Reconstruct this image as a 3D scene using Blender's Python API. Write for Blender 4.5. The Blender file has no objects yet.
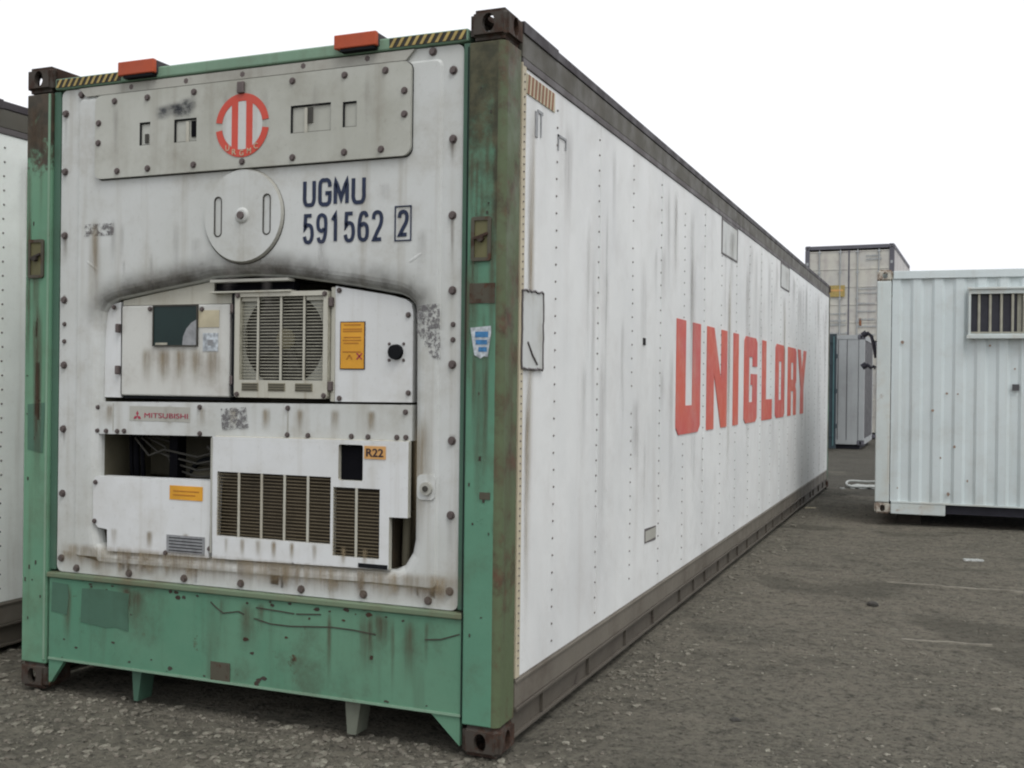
import bpy, bmesh, math, random
from mathutils import Vector, Matrix, geometry
from math import sin, cos, pi, radians
random.seed(7)
C = bpy.context.scene
COL = C.collection

# ------------------------------------------------------------------ camera
def set_camera():
    yaw, pitch, roll = -0.38670203, -0.00128225, 0.0120866
    f = Vector((sin(yaw)*cos(pitch), cos(yaw)*cos(pitch), sin(pitch)))
    rt = f.cross(Vector((0, 0, 1))).normalized(); up = rt.cross(f)
    r2 = rt*cos(roll)+up*sin(roll); u2 = up*cos(roll)-rt*sin(roll)
    cam = bpy.data.cameras.new('camera'); o = bpy.data.objects.new('camera', cam); COL.objects.link(o)
    m = Matrix((r2, u2, -f)).transposed().to_4x4(); m.translation = Vector((1.58865, -3.80275, 1.45379))
    o.matrix_world = m
    cam.sensor_width = 36; cam.lens = 1072.258/1024*36; cam.clip_start = .05; cam.clip_end = 2000
    C.camera = o
set_camera()

# ------------------------------------------------------------------ overcast daylight
SUN_EL, SUN_AZ = radians(58), radians(132)          # azimuth measured clockwise from +y
w = bpy.data.worlds.new('World'); C.world = w; w.use_nodes = True
nt = w.node_tree; nt.nodes.clear()
sky = nt.nodes.new('ShaderNodeTexSky'); sky.sky_type = 'NISHITA'; sky.sun_disc = False
sky.sun_elevation = SUN_EL; sky.sun_rotation = SUN_AZ; sky.dust_density = 5; sky.air_density = 1.0
hs = nt.nodes.new('ShaderNodeHueSaturation'); hs.inputs['Saturation'].default_value = .10
mx = nt.nodes.new('ShaderNodeMixRGB'); mx.inputs[0].default_value = .70; mx.inputs[2].default_value = (9.8, 9.9, 10.3, 1)
bg = nt.nodes.new('ShaderNodeBackground'); bg.inputs[1].default_value = .135
wo = nt.nodes.new('ShaderNodeOutputWorld')
nt.links.new(sky.outputs[0], hs.inputs['Color']); nt.links.new(hs.outputs[0], mx.inputs[1])
nt.links.new(mx.outputs[0], bg.inputs[0]); nt.links.new(bg.outputs[0], wo.inputs[0])
sl = bpy.data.lights.new('sun', 'SUN'); sl.energy = 1.15; sl.angle = radians(25); sl.color = (1, .975, .94)
so = bpy.data.objects.new('sun', sl); COL.objects.link(so)
so.rotation_euler = Vector((-sin(SUN_AZ)*cos(SUN_EL), -cos(SUN_AZ)*cos(SUN_EL), -sin(SUN_EL))).to_track_quat('-Z', 'Y').to_euler()
C.view_settings.view_transform = 'Standard'; C.view_settings.look = 'None'
C.cycles.filter_width = 2.1        # the soft lens of the photograph
C.view_settings.exposure = 0.0; C.view_settings.gamma = 1; C.view_settings.use_curve_mapping = False

# ------------------------------------------------------------------ materials
class N:
    def __init__(s, name):
        s.m = bpy.data.materials.new(name); s.m.use_nodes = True; s.t = s.m.node_tree
        s.b = s.t.nodes['Principled BSDF']; s.co = s.t.nodes.new('ShaderNodeTexCoord').outputs['Object']
    def map(s, sc, loc=(0, 0, 0)):
        n = s.t.nodes.new('ShaderNodeMapping'); n.inputs['Scale'].default_value = sc; n.inputs['Location'].default_value = loc
        s.t.links.new(s.co, n.inputs[0]); return n.outputs[0]
    def noise(s, scale, detail=6, rough=.6, vec=None, dist=0):
        n = s.t.nodes.new('ShaderNodeTexNoise'); n.inputs['Scale'].default_value = scale
        n.inputs['Detail'].default_value = detail; n.inputs['Roughness'].default_value = rough; n.inputs['Distortion'].default_value = dist
        s.t.links.new(vec or s.co, n.inputs['Vector']); return n.outputs['Fac']
    def rng(s, v, a, b, c=0., d=1.):
        n = s.t.nodes.new('ShaderNodeMapRange'); n.interpolation_type = 'SMOOTHSTEP'
        for i, x in enumerate((a, b, c, d)): n.inputs[i+1].default_value = x
        s.t.links.new(v, n.inputs[0]); return n.outputs[0]
    def math(s, op, a, b=None):
        n = s.t.nodes.new('ShaderNodeMath'); n.operation = op
        for i, x in enumerate((a, b)):
            if x is None: continue
            if isinstance(x, (int, float)): n.inputs[i].default_value = x
            else: s.t.links.new(x, n.inputs[i])
        return n.outputs[0]
    def mix(s, f, a, b, kind='MIX'):
        n = s.t.nodes.new('ShaderNodeMixRGB'); n.blend_type = kind
        for i, x in enumerate((f, a, b)):
            if isinstance(x, (int, float)): n.inputs[i].default_value = x
            elif isinstance(x, tuple): n.inputs[i].default_value = (*x, 1)
            else: s.t.links.new(x, n.inputs[i])
        return n.outputs[0]
    def sep(s):
        n = s.t.nodes.new('ShaderNodeSeparateXYZ'); s.t.links.new(s.co, n.inputs[0]); return n.outputs
    def bump(s, h, st=.3, d=.01):
        n = s.t.nodes.new('ShaderNodeBump'); n.inputs['Strength'].default_value = st; n.inputs['Distance'].default_value = d
        s.t.links.new(h, n.inputs['Height']); s.t.links.new(n.outputs[0], s.b.inputs['Normal'])
    def out(s, col, rough=.6, metal=0., spec=.35):
        if isinstance(col, tuple): s.b.inputs['Base Color'].default_value = (*col, 1)
        else: s.t.links.new(col, s.b.inputs['Base Color'])
        if isinstance(rough, (int, float)): s.b.inputs['Roughness'].default_value = rough
        else: s.t.links.new(rough, s.b.inputs['Roughness'])
        s.b.inputs['Metallic'].default_value = metal; s.b.inputs['Specular IOR Level'].default_value = spec
        return s.m

def paint(name, col, grime=(.18, .15, .11), g=.35, streak=.35, ssc=14, rust=0., rustcol=(.075, .03, .014), rsc=5.,
          rough=.55, soft=.06, tint=None, zb=None, xb=None, yb=None, bump=.15, spot=.15):
    """weathered paint: blotches, vertical rain streaks, rust patches; zb/xb/yb = (from, to, amount) bias of the rust along an axis"""
    n = N(name)
    c = n.mix(n.rng(n.noise(1.3, 5), .35, .7, 0, 1), col, tint or tuple(x*.86 for x in col))
    blot = n.rng(n.noise(3.1, 9, .68), .46, .74, 0, g)
    c = n.mix(blot, c, grime)
    st = n.noise(1., 6, .6, n.map((ssc, ssc, .55)))
    c = n.mix(n.rng(st, .52, .78, 0, streak), c, grime)
    fine = n.noise(55, 4, .7)
    c = n.mix(n.rng(fine, .56, .76, 0, spot), c, tuple(x*.45 for x in grime))
    r = n.noise(rsc, 10, .72)
    sp = None
    for ax, b in ((2, zb), (0, xb), (1, yb)):
        if b:
            sp = sp or n.sep()
            r = n.math('ADD', r, n.rng(sp[ax], b[0], b[1], 0, b[2]))
    if rust > 0 or zb or xb or yb:
        k = n.rng(r, .80-rust-soft*.5, .80-rust+soft, 0, .95)
        rc = n.mix(n.rng(n.noise(17, 6), .35, .65), rustcol, tuple(x*.45 for x in rustcol))
        c = n.mix(k, c, rc)
    n.bump(n.mix(.5, n.noise(30, 5, .7), n.noise(4, 3, .5)), bump, .006)
    return n.out(c, n.rng(n.noise(6, 4), .3, .7, rough-.08, rough+.2))

def plain(name, col, rough=.6, metal=0., var=.25, sc=8):
    n = N(name)
    c = n.mix(n.rng(n.noise(sc, 6), .3, .7), col, tuple(x*(1-var) for x in col))
    return n.out(c, rough, metal)

def stain_mat(name, col, strength=.8, stretch=(30, 30, 2.2), top=.22):
    """dirt film: fades along the uv of its strip and breaks up with noise"""
    n = N(name)
    uv = n.t.nodes.new('ShaderNodeUVMap'); s = n.t.nodes.new('ShaderNodeSeparateXYZ'); n.t.links.new(uv.outputs[0], s.inputs[0])
    side = n.rng(n.math('ABSOLUTE', n.math('SUBTRACT', s.outputs[0], .5)), .0, .5, 1, 0)
    fall = n.math('MULTIPLY', n.rng(s.outputs[1], top, 1, 1, 0), n.rng(s.outputs[1], 0, max(top, .001)) if top else 1.)
    a = n.math('MULTIPLY', n.math('MULTIPLY', side, fall), n.rng(n.noise(1, 7, .65, n.map(stretch)), .25, .72, .15, 1))
    a = n.math('MULTIPLY', a, strength)
    n.out(n.mix(n.noise(9), col, tuple(x*.6 for x in col)), .8)
    n.t.links.new(a, n.b.inputs['Alpha'])
    return n.m

WHITE = (.62, .64, .64)
M = {}
M['side_white'] = paint('side_white', (.70, .715, .705), (.42, .40, .375), .26, .30, 5, .0, tint=(.63, .645, .64), rough=.5, spot=.06)
M['front_white'] = paint('front_white', (.54, .56, .55), (.27, .245, .19), .48, .5, 12, .03, tint=(.46, .475, .45), rough=.5)
M['panel_white'] = paint('panel_white', (.64, .66, .665), (.32, .29, .22), .30, .30, 16, .04, tint=(.57, .585, .58), rough=.45)
M['door_white'] = paint('door_white', (.55, .56, .53), (.28, .25, .21), .6, .4, 9, .03, tint=(.48, .48, .45), rough=.5)
M['cream'] = paint('cream', (.47, .465, .40), (.24, .19, .12), .5, .5, 20, .09, rough=.5)
M['grey_panel'] = paint('grey_panel', (.44, .45, .41), (.20, .18, .14), .45, .4, 10, .02, tint=(.33, .335, .29), rough=.42)
M['header_grey'] = paint('header_grey', (.38, .38, .34), (.14, .12, .09), .4, .3, 14, .05)
M['green'] = paint('green', (.110, .235, .155), (.065, .085, .055), .75, .55, 7, .16, tint=(.078, .205, .132), zb=(.05, .0, .3), rough=.6, rsc=6)
M['green_light'] = paint('green_light', (.19, .31, .22), (.11, .11, .075), .4, .35, 15, .05)
M['green_dark'] = paint('green_dark', (.06, .13, .09), (.04, .05, .035), .4, .3, 18, .10)
M['green_patch'] = paint('green_patch', (.065, .145, .10), (.03, .05, .03), .5, .3, 15, .12)
M['post_left'] = paint('post_left', (.135, .27, .175), (.07, .08, .045), .45, .5, 16, .06, tint=(.10, .235, .15), zb=(1.9, 2.9, .42), rsc=5, rustcol=(.06, .035, .022))
M['post_right'] = paint('post_right', (.10, .24, .16), (.07, .07, .04), .6, .6, 12, .05, tint=(.085, .21, .14), zb=(1.5, 2.75, .46), xb=(-.060, -.005, .34), rsc=4, rustcol=(.075, .066, .034), bump=.3, soft=.18)
M['post_edge'] = paint('post_edge', (.095, .125, .065), (.07, .045, .03), .6, .6, 16, .27, rsc=5, rustcol=(.10, .048, .030), bump=.4, soft=.14)
M['sill_top'] = paint('sill_top', (.14, .19, .12), (.12, .09, .05), .6, .4, 10, .2, rsc=4, rustcol=(.17, .12, .06), soft=.2)
M['foot_grey'] = paint('foot_grey', (.15, .165, .13), (.07, .07, .05), .5, .4, 10, .15)
M['olive'] = paint('olive', (.13, .125, .055), (.06, .05, .025), .5, .3, 20, .18, rustcol=(.05, .03, .02))
M['rusty'] = paint('rusty', (.050, .042, .034), (.016, .013, .012), .8, .5, 9, .32, rsc=9, rustcol=(.060, .030, .018), bump=.5, rough=.75)
M['brown_paint'] = paint('brown_paint', (.075, .07, .05), (.05, .035, .025), .5, .3, 10, .25, rsc=12)
M['top_rail'] = paint('top_rail', (.085, .080, .064), (.09, .075, .06), .4, .3, 3, .08, rustcol=(.06, .045, .035))
M['rail_dark'] = paint('rail_dark', (.045, .038, .042), (.03, .025, .025), .4, .2, 10, .1)
M['rail_mid'] = paint('rail_mid', (.105, .095, .095), (.06, .05, .05), .4, .2, 10, .1)
M['bottom_rail'] = paint('bottom_rail', (.155, .14, .115), (.08, .065, .05), .7, .6, 2.5, .08, rustcol=(.09, .06, .045), bump=.3)
M['bottom_low'] = paint('bottom_low', (.095, .084, .068), (.06, .05, .04), .6, .4, 4, .15, rustcol=(.05, .035, .03), bump=.4)
M['strip_cream'] = paint('strip_cream', (.50, .45, .33), (.25, .19, .12), .4, .5, 30, .08)
M['seal_and_shadow'] = plain('seal_and_shadow', (.012, .013, .015), .8)  # dark rubber, also the colour of painted edge shadows
M['black'] = plain('black', (.005, .005, .007), .9)
for k_ in ('seal_and_shadow', 'black'): M[k_].node_tree.nodes['Principled BSDF'].inputs['Specular IOR Level'].default_value = .08
M['inside'] = paint('inside', (.10, .092, .062), (.03, .026, .02), .4, .3, 10, .1)
M['rivet'] = plain('rivet', (.19, .175, .165), .6, .2)
M['bolt'] = plain('bolt', (.14, .115, .11), .55, .4)
M['red'] = paint('red', (.56, .115, .072), (.52, .30, .24), .45, .5, 7, .0, tint=(.50, .10, .10), spot=.05)
M['logo_red'] = paint('logo_red', (.56, .075, .05), (.35, .12, .09), .4, .2, 20)
M['logo_red'].name = 'faded_red'
M['navy'] = plain('navy', (.012, .022, .058), .5)
M['block_orange'] = paint('block_orange', (.42, .075, .028), (.12, .03, .02), .4, .3, 14, .08, rsc=14)
M['yellow'] = plain('yellow', (.42, .32, .11), .6, 0, .35, 20)
M['hazard_black'] = plain('hazard_black', (.03, .028, .022), .6)
M['hazard_rust'] = plain('hazard_rust', (.25, .11, .055), .6)
M['hazard_pale'] = plain('hazard_pale', (.52, .47, .33), .6)
M['orange'] = plain('orange', (.68, .33, .03), .5, 0, .18, 12)
M['orange_pale'] = plain('orange_pale', (.62, .34, .12), .5)
M['orange_text'] = plain('orange_text', (.42, .17, .02), .6)
M['dark_text'] = plain('dark_text', (.03, .02, .03), .6)
M['magenta_red'] = plain('magenta_red', (.36, .035, .075), .6)
M['paper'] = plain('paper', (.55, .60, .64), .6, 0, .6, 50)
M['blue_ink'] = plain('blue_ink', (.05, .20, .42), .5, 0, .5, 60)
M['grey_plate'] = plain('grey_plate', (.30, .31, .32), .5, .2, .3, 30)
M['mesh_cream'] = plain('mesh_cream', (.38, .37, .30), .5, 0, .25, 30)
M['slat'] = paint('slat', (.20, .185, .13), (.06, .05, .035), .5, .35, 12, .1)
M['slat_dark'] = paint('slat_dark', (.16, .13, .08), (.05, .042, .03), .6, .4, 9, .12)
M['fan_dark'] = plain('fan_dark', (.05, .048, .04), .6)
M['coil'] = paint('coil', (.045, .034, .02), (.02, .016, .01), .5, .5, 25, .2, rustcol=(.07, .045, .02))
M['side_left'] = paint('side_left', (.86, .90, .86), (.45, .42, .36), .2, .4, 9, .02, rough=.5)
M['fan_hub'] = plain('fan_hub', (.22, .20, .13), .5)
g_ = N('display_glass'); g_.out(g_.mix(g_.noise(5), (.008, .018, .018), (.012, .032, .030)), .25, 0, .25); M['glass'] = g_.m
M['residue'] = None
def residue():
    n = N('label_residue')
    a = n.rng(n.noise(60, 5, .75), .45, .56, 0, .8)
    n.out((.14, .135, .14), .8); n.t.links.new(a, n.b.inputs['Alpha']); return n.m
M['residue'] = residue()
M['rust_stain'] = stain_mat('rust_stain', (.13, .085, .055), .55)
M['dirt_stain'] = stain_mat('dirt_stain', (.32, .295, .28), .27)
M['tan_stain'] = stain_mat('tan_stain', (.33, .26, .16), .75)
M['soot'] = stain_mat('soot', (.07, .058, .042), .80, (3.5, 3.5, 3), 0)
M['smudge'] = stain_mat('smudge', (.035, .04, .055), 1., (22, 22, 30), .45)
M['scratch'] = plain('scratch', (.05, .045, .035), .7)
M['site_white'] = paint('site_white', (.56, .625, .63), (.30, .27, .22), .22, .22, 9, .07, rsc=7, rustcol=(.22, .11, .06), rough=.5, tint=(.52, .585, .59))
M['site_post'] = paint('site_post', (.54, .60, .59), (.40, .32, .22), .4, .4, 12, .16, rsc=7, rustcol=(.30, .17, .10), soft=.12, rough=.5)
M['site_spot'] = plain('site_spot', (.30, .22, .17), .7)
M['site_cast'] = paint('site_cast', (.45, .44, .38), (.3, .2, .12), .5, .3, 12, .33, rsc=9, rustcol=(.20, .09, .05), soft=.14)
M['site_under'] = plain('site_under', (.03, .03, .04), .8)
M['bars'] = plain('bars', (.36, .355, .29), .5)
M['window_dark'] = plain('window_dark', (.035, .035, .05), .25)
M['cladding'] = paint('cladding', (.36, .38, .385), (.24, .23, .23), .3, .3, 9, .03, rough=.5)
M['cladding_dark'] = paint('cladding_dark', (.07, .07, .075), (.08, .075, .08), .3, .3, 9, .03)
M['teal'] = paint('teal', (.035, .052, .062), (.04, .05, .06), .3, .3, 12, .05)
M['teal_light'] = plain('teal_light', (.07, .15, .16), .5)
M['stack_cream'] = paint('stack_cream', (.52, .51, .45), (.28, .23, .24), .4, .5, 4, .05, rsc=2.5, rustcol=(.26, .18, .15), tint=(.44, .44, .42))
M['stack_frame'] = paint('stack_frame', (.12, .12, .14), (.06, .05, .06), .4, .3, 5, .1)
M['stack_side'] = paint('stack_side', (.55, .54, .53), (.25, .22, .2), .3, .3, 6, .05)
M['clod'] = plain('clod', (.065, .062, .055), .95, 0, .5, 40)
M['timber'] = plain('timber', (.05, .042, .033), .85, 0, .5, 6)
M['pale_timber'] = plain('pale_timber', (.23, .215, .175), .85, 0, .4, 9)
M['plastic'] = plain('plastic', (.42, .44, .42), .45, 0, .3, 12)
M['pipe'] = plain('pipe', (.02, .02, .03), .5)
M['roof'] = paint('roof', (.35, .36, .36), (.15, .13, .1), .5, .1, 3, .1)

def ground_mat():
    n = N('packed_dirt')
    big = n.noise(.35, 6, .6); mid = n.noise(2.2, 9, .7); fine = n.noise(38, 6, .75)
    c = n.mix(n.rng(big, .35, .65), (.205, .192, .155), (.265, .242, .195))
    c = n.mix(n.rng(mid, .42, .68, 0, .7), c, (.150, .143, .116))
    ruts = n.noise(1, 7, .65, n.map((.5, 5.5, 1), (3, 0, 0)), .6)
    c = n.mix(n.rng(ruts, .56, .7, 0, .5), c, (.33, .30, .24))
    c = n.mix(n.rng(ruts, .32, .46, .6, 0), c, (.120, .115, .094))
    m2 = n.noise(9, 7, .75); m3 = n.noise(19, 6, .8)
    c = n.mix(n.rng(m3, .50, .62, 0, .65), c, (.27, .255, .20))
    c = n.mix(n.rng(m3, .38, .49, .6, 0), c, (.085, .083, .068))
    c = n.mix(n.rng(m2, .52, .66, 0, .7), c, (.25, .24, .19))
    c = n.mix(n.rng(m2, .34, .47, .6, 0), c, (.070, .070, .055))
    c = n.mix(n.rng(fine, .5, .72, 0, .55), c, (.27, .255, .21))
    c = n.mix(n.rng(fine, .32, .46, .8, 0), c, (.030, .031, .027))
    pat = n.noise(.9, 5, .55, n.map((1, 1, 1), (7, 3, 0)), .8)
    c = n.mix(n.rng(pat, .54, .66, 0, .5), c, (.080, .079, .063))
    sy = n.sep(); far_shade = n.math('ADD', n.rng(sy[1], 9.5, 14, 0, .35), n.noise(.55, 5, .6))
    c = n.mix(n.rng(far_shade, .56, .78, 0, .75), c, (.062, .060, .052))  # shade of the far gap painted into the dirt colour, broken by noise
    v = n.t.nodes.new('ShaderNodeTexVoronoi'); v.inputs['Scale'].default_value = 42; n.t.links.new(n.co, v.inputs['Vector'])
    sp = n.t.nodes.new('ShaderNodeSeparateColor'); n.t.links.new(v.outputs['Color'], sp.inputs[0])
    peb = n.math('MULTIPLY', n.rng(v.outputs['Distance'], .25, .45, 1, 0), n.rng(sp.outputs[0], .72, .8))
    c = n.mix(n.math('MULTIPLY', peb, .5), c, n.mix(sp.outputs[1], (.07, .065, .06), (.30, .27, .22)))
    h = n.math('ADD', n.math('MULTIPLY', n.noise(14, 8, .75), 1.), n.math('MULTIPLY', fine, .5))
    h = n.math('ADD', h, n.math('MULTIPLY', peb, .4))
    h = n.math('ADD', h, n.math('MULTIPLY', ruts, 1.6)); h = n.math('ADD', h, n.math('MULTIPLY', m2, 1.2)); h = n.math('ADD', h, n.math('MULTIPLY', m3, .5))
    n.bump(h, 1., .05)
    return n.out(c, .95, 0, .15)
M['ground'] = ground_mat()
def stone_mat():
    n = N('gravel_stone')
    g = n.t.nodes.new('ShaderNodeNewGeometry')
    a = n.mix(g.outputs['Random Per Island'], (.06, .06, .048), (.24, .235, .19))
    c = n.mix(n.rng(n.noise(60), .3, .7), a, (.13, .115, .095))
    return n.out(c, .9, 0, .2)
M['stone'] = stone_mat()

# ------------------------------------------------------------------ mesh helpers
class MB:
    """collects shapes and links them as one mesh object"""
    def __init__(s): s.v = []; s.f = []; s.m = []; s.s = []; s.uv = {}; s.mats = []
    def mi(s, mat):
        if mat not in s.mats: s.mats.append(mat)
        return s.mats.index(mat)
    def face(s, pts, mat, smooth=False, uv=None):
        b = len(s.v); s.v += [tuple(p) for p in pts]
        if uv: s.uv[len(s.f)] = uv
        s.f.append(tuple(range(b, b+len(pts)))); s.m.append(s.mi(mat)); s.s.append(smooth)
    def mesh(s, vs, fs, mat, smooth=False):
        b = len(s.v); s.v += [tuple(p) for p in vs]; k = s.mi(mat)
        for f in fs: s.f.append(tuple(i+b for i in f)); s.m.append(k); s.s.append(smooth)
    def box(s, x0, x1, y0, y1, z0, z1, mat, bev=0, seg=2):
        if x0 > x1: x0, x1 = x1, x0
        if y0 > y1: y0, y1 = y1, y0
        if z0 > z1: z0, z1 = z1, z0
        vs = [(x, y, z) for x in (x0, x1) for y in (y0, y1) for z in (z0, z1)]
        fs = [(0, 1, 3, 2), (4, 6, 7, 5), (0, 4, 5, 1), (2, 3, 7, 6), (0, 2, 6, 4), (1, 5, 7, 3)]
        if bev:
            bm = bmesh.new(); vv = [bm.verts.new(p) for p in vs]
            for f in fs: bm.faces.new([vv[i] for i in f])
            bmesh.ops.bevel(bm, geom=bm.edges[:], offset=bev, segments=seg, affect='EDGES', profile=.5)
            bm.verts.index_update()
            s.mesh([v.co[:] for v in bm.verts], [[v.index for v in f.verts] for f in bm.faces], mat); bm.free()
        else: s.mesh(vs, fs, mat)
    def bar(s, a, b, w, h, mat, upv=(0, 0, 1)):
        a, b = Vector(a), Vector(b); d = (b-a).normalized(); sd = d.cross(Vector(upv)).normalized(); u = sd.cross(d)
        vs = [p+sd*(i*w/2)+u*(j*h/2) for p in (a, b) for i, j in ((-1, -1), (1, -1), (1, 1), (-1, 1))]
        s.mesh(vs, [(3, 2, 1, 0), (4, 5, 6, 7), (0, 1, 5, 4), (1, 2, 6, 5), (2, 3, 7, 6), (3, 0, 4, 7)], mat)
    def tube(s, pts, r, mat, n=10, caps=True):
        pts = [Vector(p) for p in pts]; vs = []; fs = []; rr = r if isinstance(r, (list, tuple)) else [r]*len(pts)
        for i, p in enumerate(pts):
            d = (pts[min(i+1, len(pts)-1)]-pts[max(i-1, 0)]).normalized()
            a = d.orthogonal().normalized() if i == 0 else (a-d*a.dot(d)).normalized()
            b = d.cross(a)
            vs += [p+(a*cos(2*pi*k/n)+b*sin(2*pi*k/n))*rr[i] for k in range(n)]
        for i in range(len(pts)-1):
            fs += [(i*n+k, i*n+(k+1) % n, (i+1)*n+(k+1) % n, (i+1)*n+k) for k in range(n)]
        s.mesh(vs, fs, mat, True)
        if caps:
            s.face(vs[:n][::-1], mat); s.face(vs[-n:], mat)
    def plate(s, outer, holes, y0, y1, mat, plane='y', side_mat=None):
        """polygon with holes given in (a, z); plane 'y': a = x and the front faces -y at y0; plane 'x': a = y and the front faces +x at y0"""
        P = (lambda a, z, d: (a, d, z)) if plane == 'y' else (lambda a, z, d: (d, a, z))
        loops = [outer]+list(holes); flat = [p for l in loops for p in l]
        tris = geometry.tessellate_polygon([[Vector((p[0], p[1], 0)) for p in l] for l in loops])
        for t in tris:
            a, b, c = (flat[i] for i in t)
            ar = (b[0]-a[0])*(c[1]-a[1])-(b[1]-a[1])*(c[0]-a[0])
            if abs(ar) < 1e-12: continue
            if ar < 0: b, c = c, b
            s.face([P(*q, y0) for q in (a, b, c)], mat)         # ccw in (a, z) faces -y, or +x
        for l in loops:
            for i in range(len(l)):
                p, q = l[i], l[(i+1) % len(l)]
                s.face([P(*p, y0), P(*q, y0), P(*q, y1), P(*p, y1)], side_mat or mat)
    def bolt(s, x, z, y, r=.013, mat=None, h=.009, d='y'):
        """hexagon head on a washer"""
        mat = mat or M['bolt']; P = (lambda a, z, t: (a, y-t, z)) if d == 'y' else (lambda a, z, t: (y+t, a, z))
        for rad, t0, t1, n in ((r*1.35, 0, h*.3, 12), (r, h*.3, h, 6)):
            ring = [(x+rad*cos(2*pi*k/n+.3), z+rad*sin(2*pi*k/n+.3)) for k in range(n)]
            s.face([P(*p, t1) for p in ring], mat)
            for k in range(n):
                p, q = ring[k], ring[(k+1) % n]
                s.face([P(*p, t0), P(*q, t0), P(*q, t1), P(*p, t1)], mat)
    def rivet(s, a, z, x, r=.0065, mat=None):
        mat = mat or M['rivet']; n = 7; h = .005
        r0 = [(x, a+r*cos(2*pi*k/n), z+r*sin(2*pi*k/n)) for k in range(n)]
        r1 = [(x+h, a+r*.6*cos(2*pi*k/n), z+r*.6*sin(2*pi*k/n)) for k in range(n)]
        s.mesh(r0+r1, [(k, (k+1) % n, n+(k+1) % n, n+k) for k in range(n)]+[tuple(range(n, 2*n))], mat, False)
    def strip_stain(s, a, z, w, h, d, mat, plane='y'):
        P = (lambda a, z: (a, d, z)) if plane == 'y' else (lambda a, z: (d, a, z))
        s.face([P(a-w/2, z-h), P(a+w/2, z-h), P(a+w/2, z), P(a-w/2, z)], mat, uv=[(0, 1), (1, 1), (1, 0), (0, 0)])
    def build(s, name, parent=None, kind=None):
        me = bpy.data.meshes.new(name); me.from_pydata(s.v, [], s.f)
        for m in s.mats: me.materials.append(m)
        me.polygons.foreach_set('material_index', s.m); me.polygons.foreach_set('use_smooth', s.s)
        if s.uv:
            l = me.uv_layers.new(name='UVMap')
            for fi, u in s.uv.items():
                for k, li in enumerate(me.polygons[fi].loop_indices): l.data[li].uv = u[k]
        me.update()
        o = bpy.data.objects.new(name, me); COL.objects.link(o); o.parent = parent
        if kind: o['kind'] = kind
        return o

def thing(name, label, cat, loc=(0, 0, 0), rz=0, group=None):
    o = bpy.data.objects.new(name, None); COL.objects.link(o); o.empty_display_size = .3
    o.location = loc; o.rotation_euler = (0, 0, rz); o['label'] = label; o['category'] = cat
    if group: o['group'] = group
    return o
def tag(o, label, cat, group=None):
    o['label'] = label; o['category'] = cat
    if group: o['group'] = group
    return o
def offset(poly, d):
    """outward offset of a ccw polygon"""
    out = []; n = len(poly)
    for i in range(n):
        p, c, q = (Vector(poly[(i+k) % n]) for k in (-1, 0, 1))
        e1, e2 = (c-p).normalized(), (q-c).normalized()
        n1, n2 = Vector((e1.y, -e1.x)), Vector((e2.y, -e2.x)); b = (n1+n2)
        b = b/max(b.length_squared/2, .3); out.append(tuple(c+b*d))
    return out
def rounded(x0, x1, z0, z1, r, n=5):
    pts = []
    for cx, cz, a in ((x1-r, z0+r, -pi/2), (x1-r, z1-r, 0), (x0+r, z1-r, pi/2), (x0+r, z0+r, pi)):
        pts += [(cx+r*cos(a+pi/2*k/n), cz+r*sin(a+pi/2*k/n)) for k in range(n+1)]
    return pts
def rect(x0, x1, z0, z1): return [(x0, z0), (x1, z0), (x1, z1), (x0, z1)]
def circle(cx, cz, r, n=32): return [(cx+r*cos(2*pi*k/n), cz+r*sin(2*pi*k/n)) for k in range(n)]
def ccw(p):
    a = sum(p[i][0]*p[(i+1) % len(p)][1]-p[(i+1) % len(p)][0]*p[i][1] for i in range(len(p)))
    return p if a > 0 else p[::-1]

def lettering(name, text, x0, x1, z0, z1, d, mat, parent, bold=0., plane='y', shear=0):
    """writing fitted to a box on a front (-y) or side (+x) surface"""
    cu = bpy.data.curves.new(name, 'FONT'); cu.body = text; cu.extrude = .002; cu.offset = bold; cu.shear = shear
    o = bpy.data.objects.new(name, cu); COL.objects.link(o)
    me = bpy.data.meshes.new_from_object(o.evaluated_get(bpy.context.evaluated_depsgraph_get()))
    bpy.data.objects.remove(o); bpy.data.curves.remove(cu)
    xs = [v.co.x for v in me.vertices]; ys = [v.co.y for v in me.vertices]
    a, b, c, e = min(xs), max(xs), min(ys), max(ys)
    for v in me.vertices:
        u = x0+(v.co.x-a)/(b-a)*(x1-x0); z = z0+(v.co.y-c)/(e-c)*(z1-z0); t = v.co.z*.3
        v.co = (u, d-t, z) if plane == 'y' else (d+t, u, z)
    me.materials.clear(); me.materials.append(mat)
    for p in me.polygons: p.material_index = 0
    me.name = name
    r = bpy.data.objects.new(name, me); COL.objects.link(r); r.parent = parent
    return r

BOLTS = {}
def put_bolts(name, pts, y, r, h=.009, parent=None):
    for x, z in pts:
        if (r, h) not in BOLTS:
            m = MB(); m.bolt(0, 0, 0, r, h=h); o = m.build(name, parent); BOLTS[(r, h)] = o.data
        else: o = bpy.data.objects.new(name, BOLTS[(r, h)]); COL.objects.link(o); o.parent = parent
        o.location = (x, y(x, z) if callable(y) else y, z)

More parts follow.
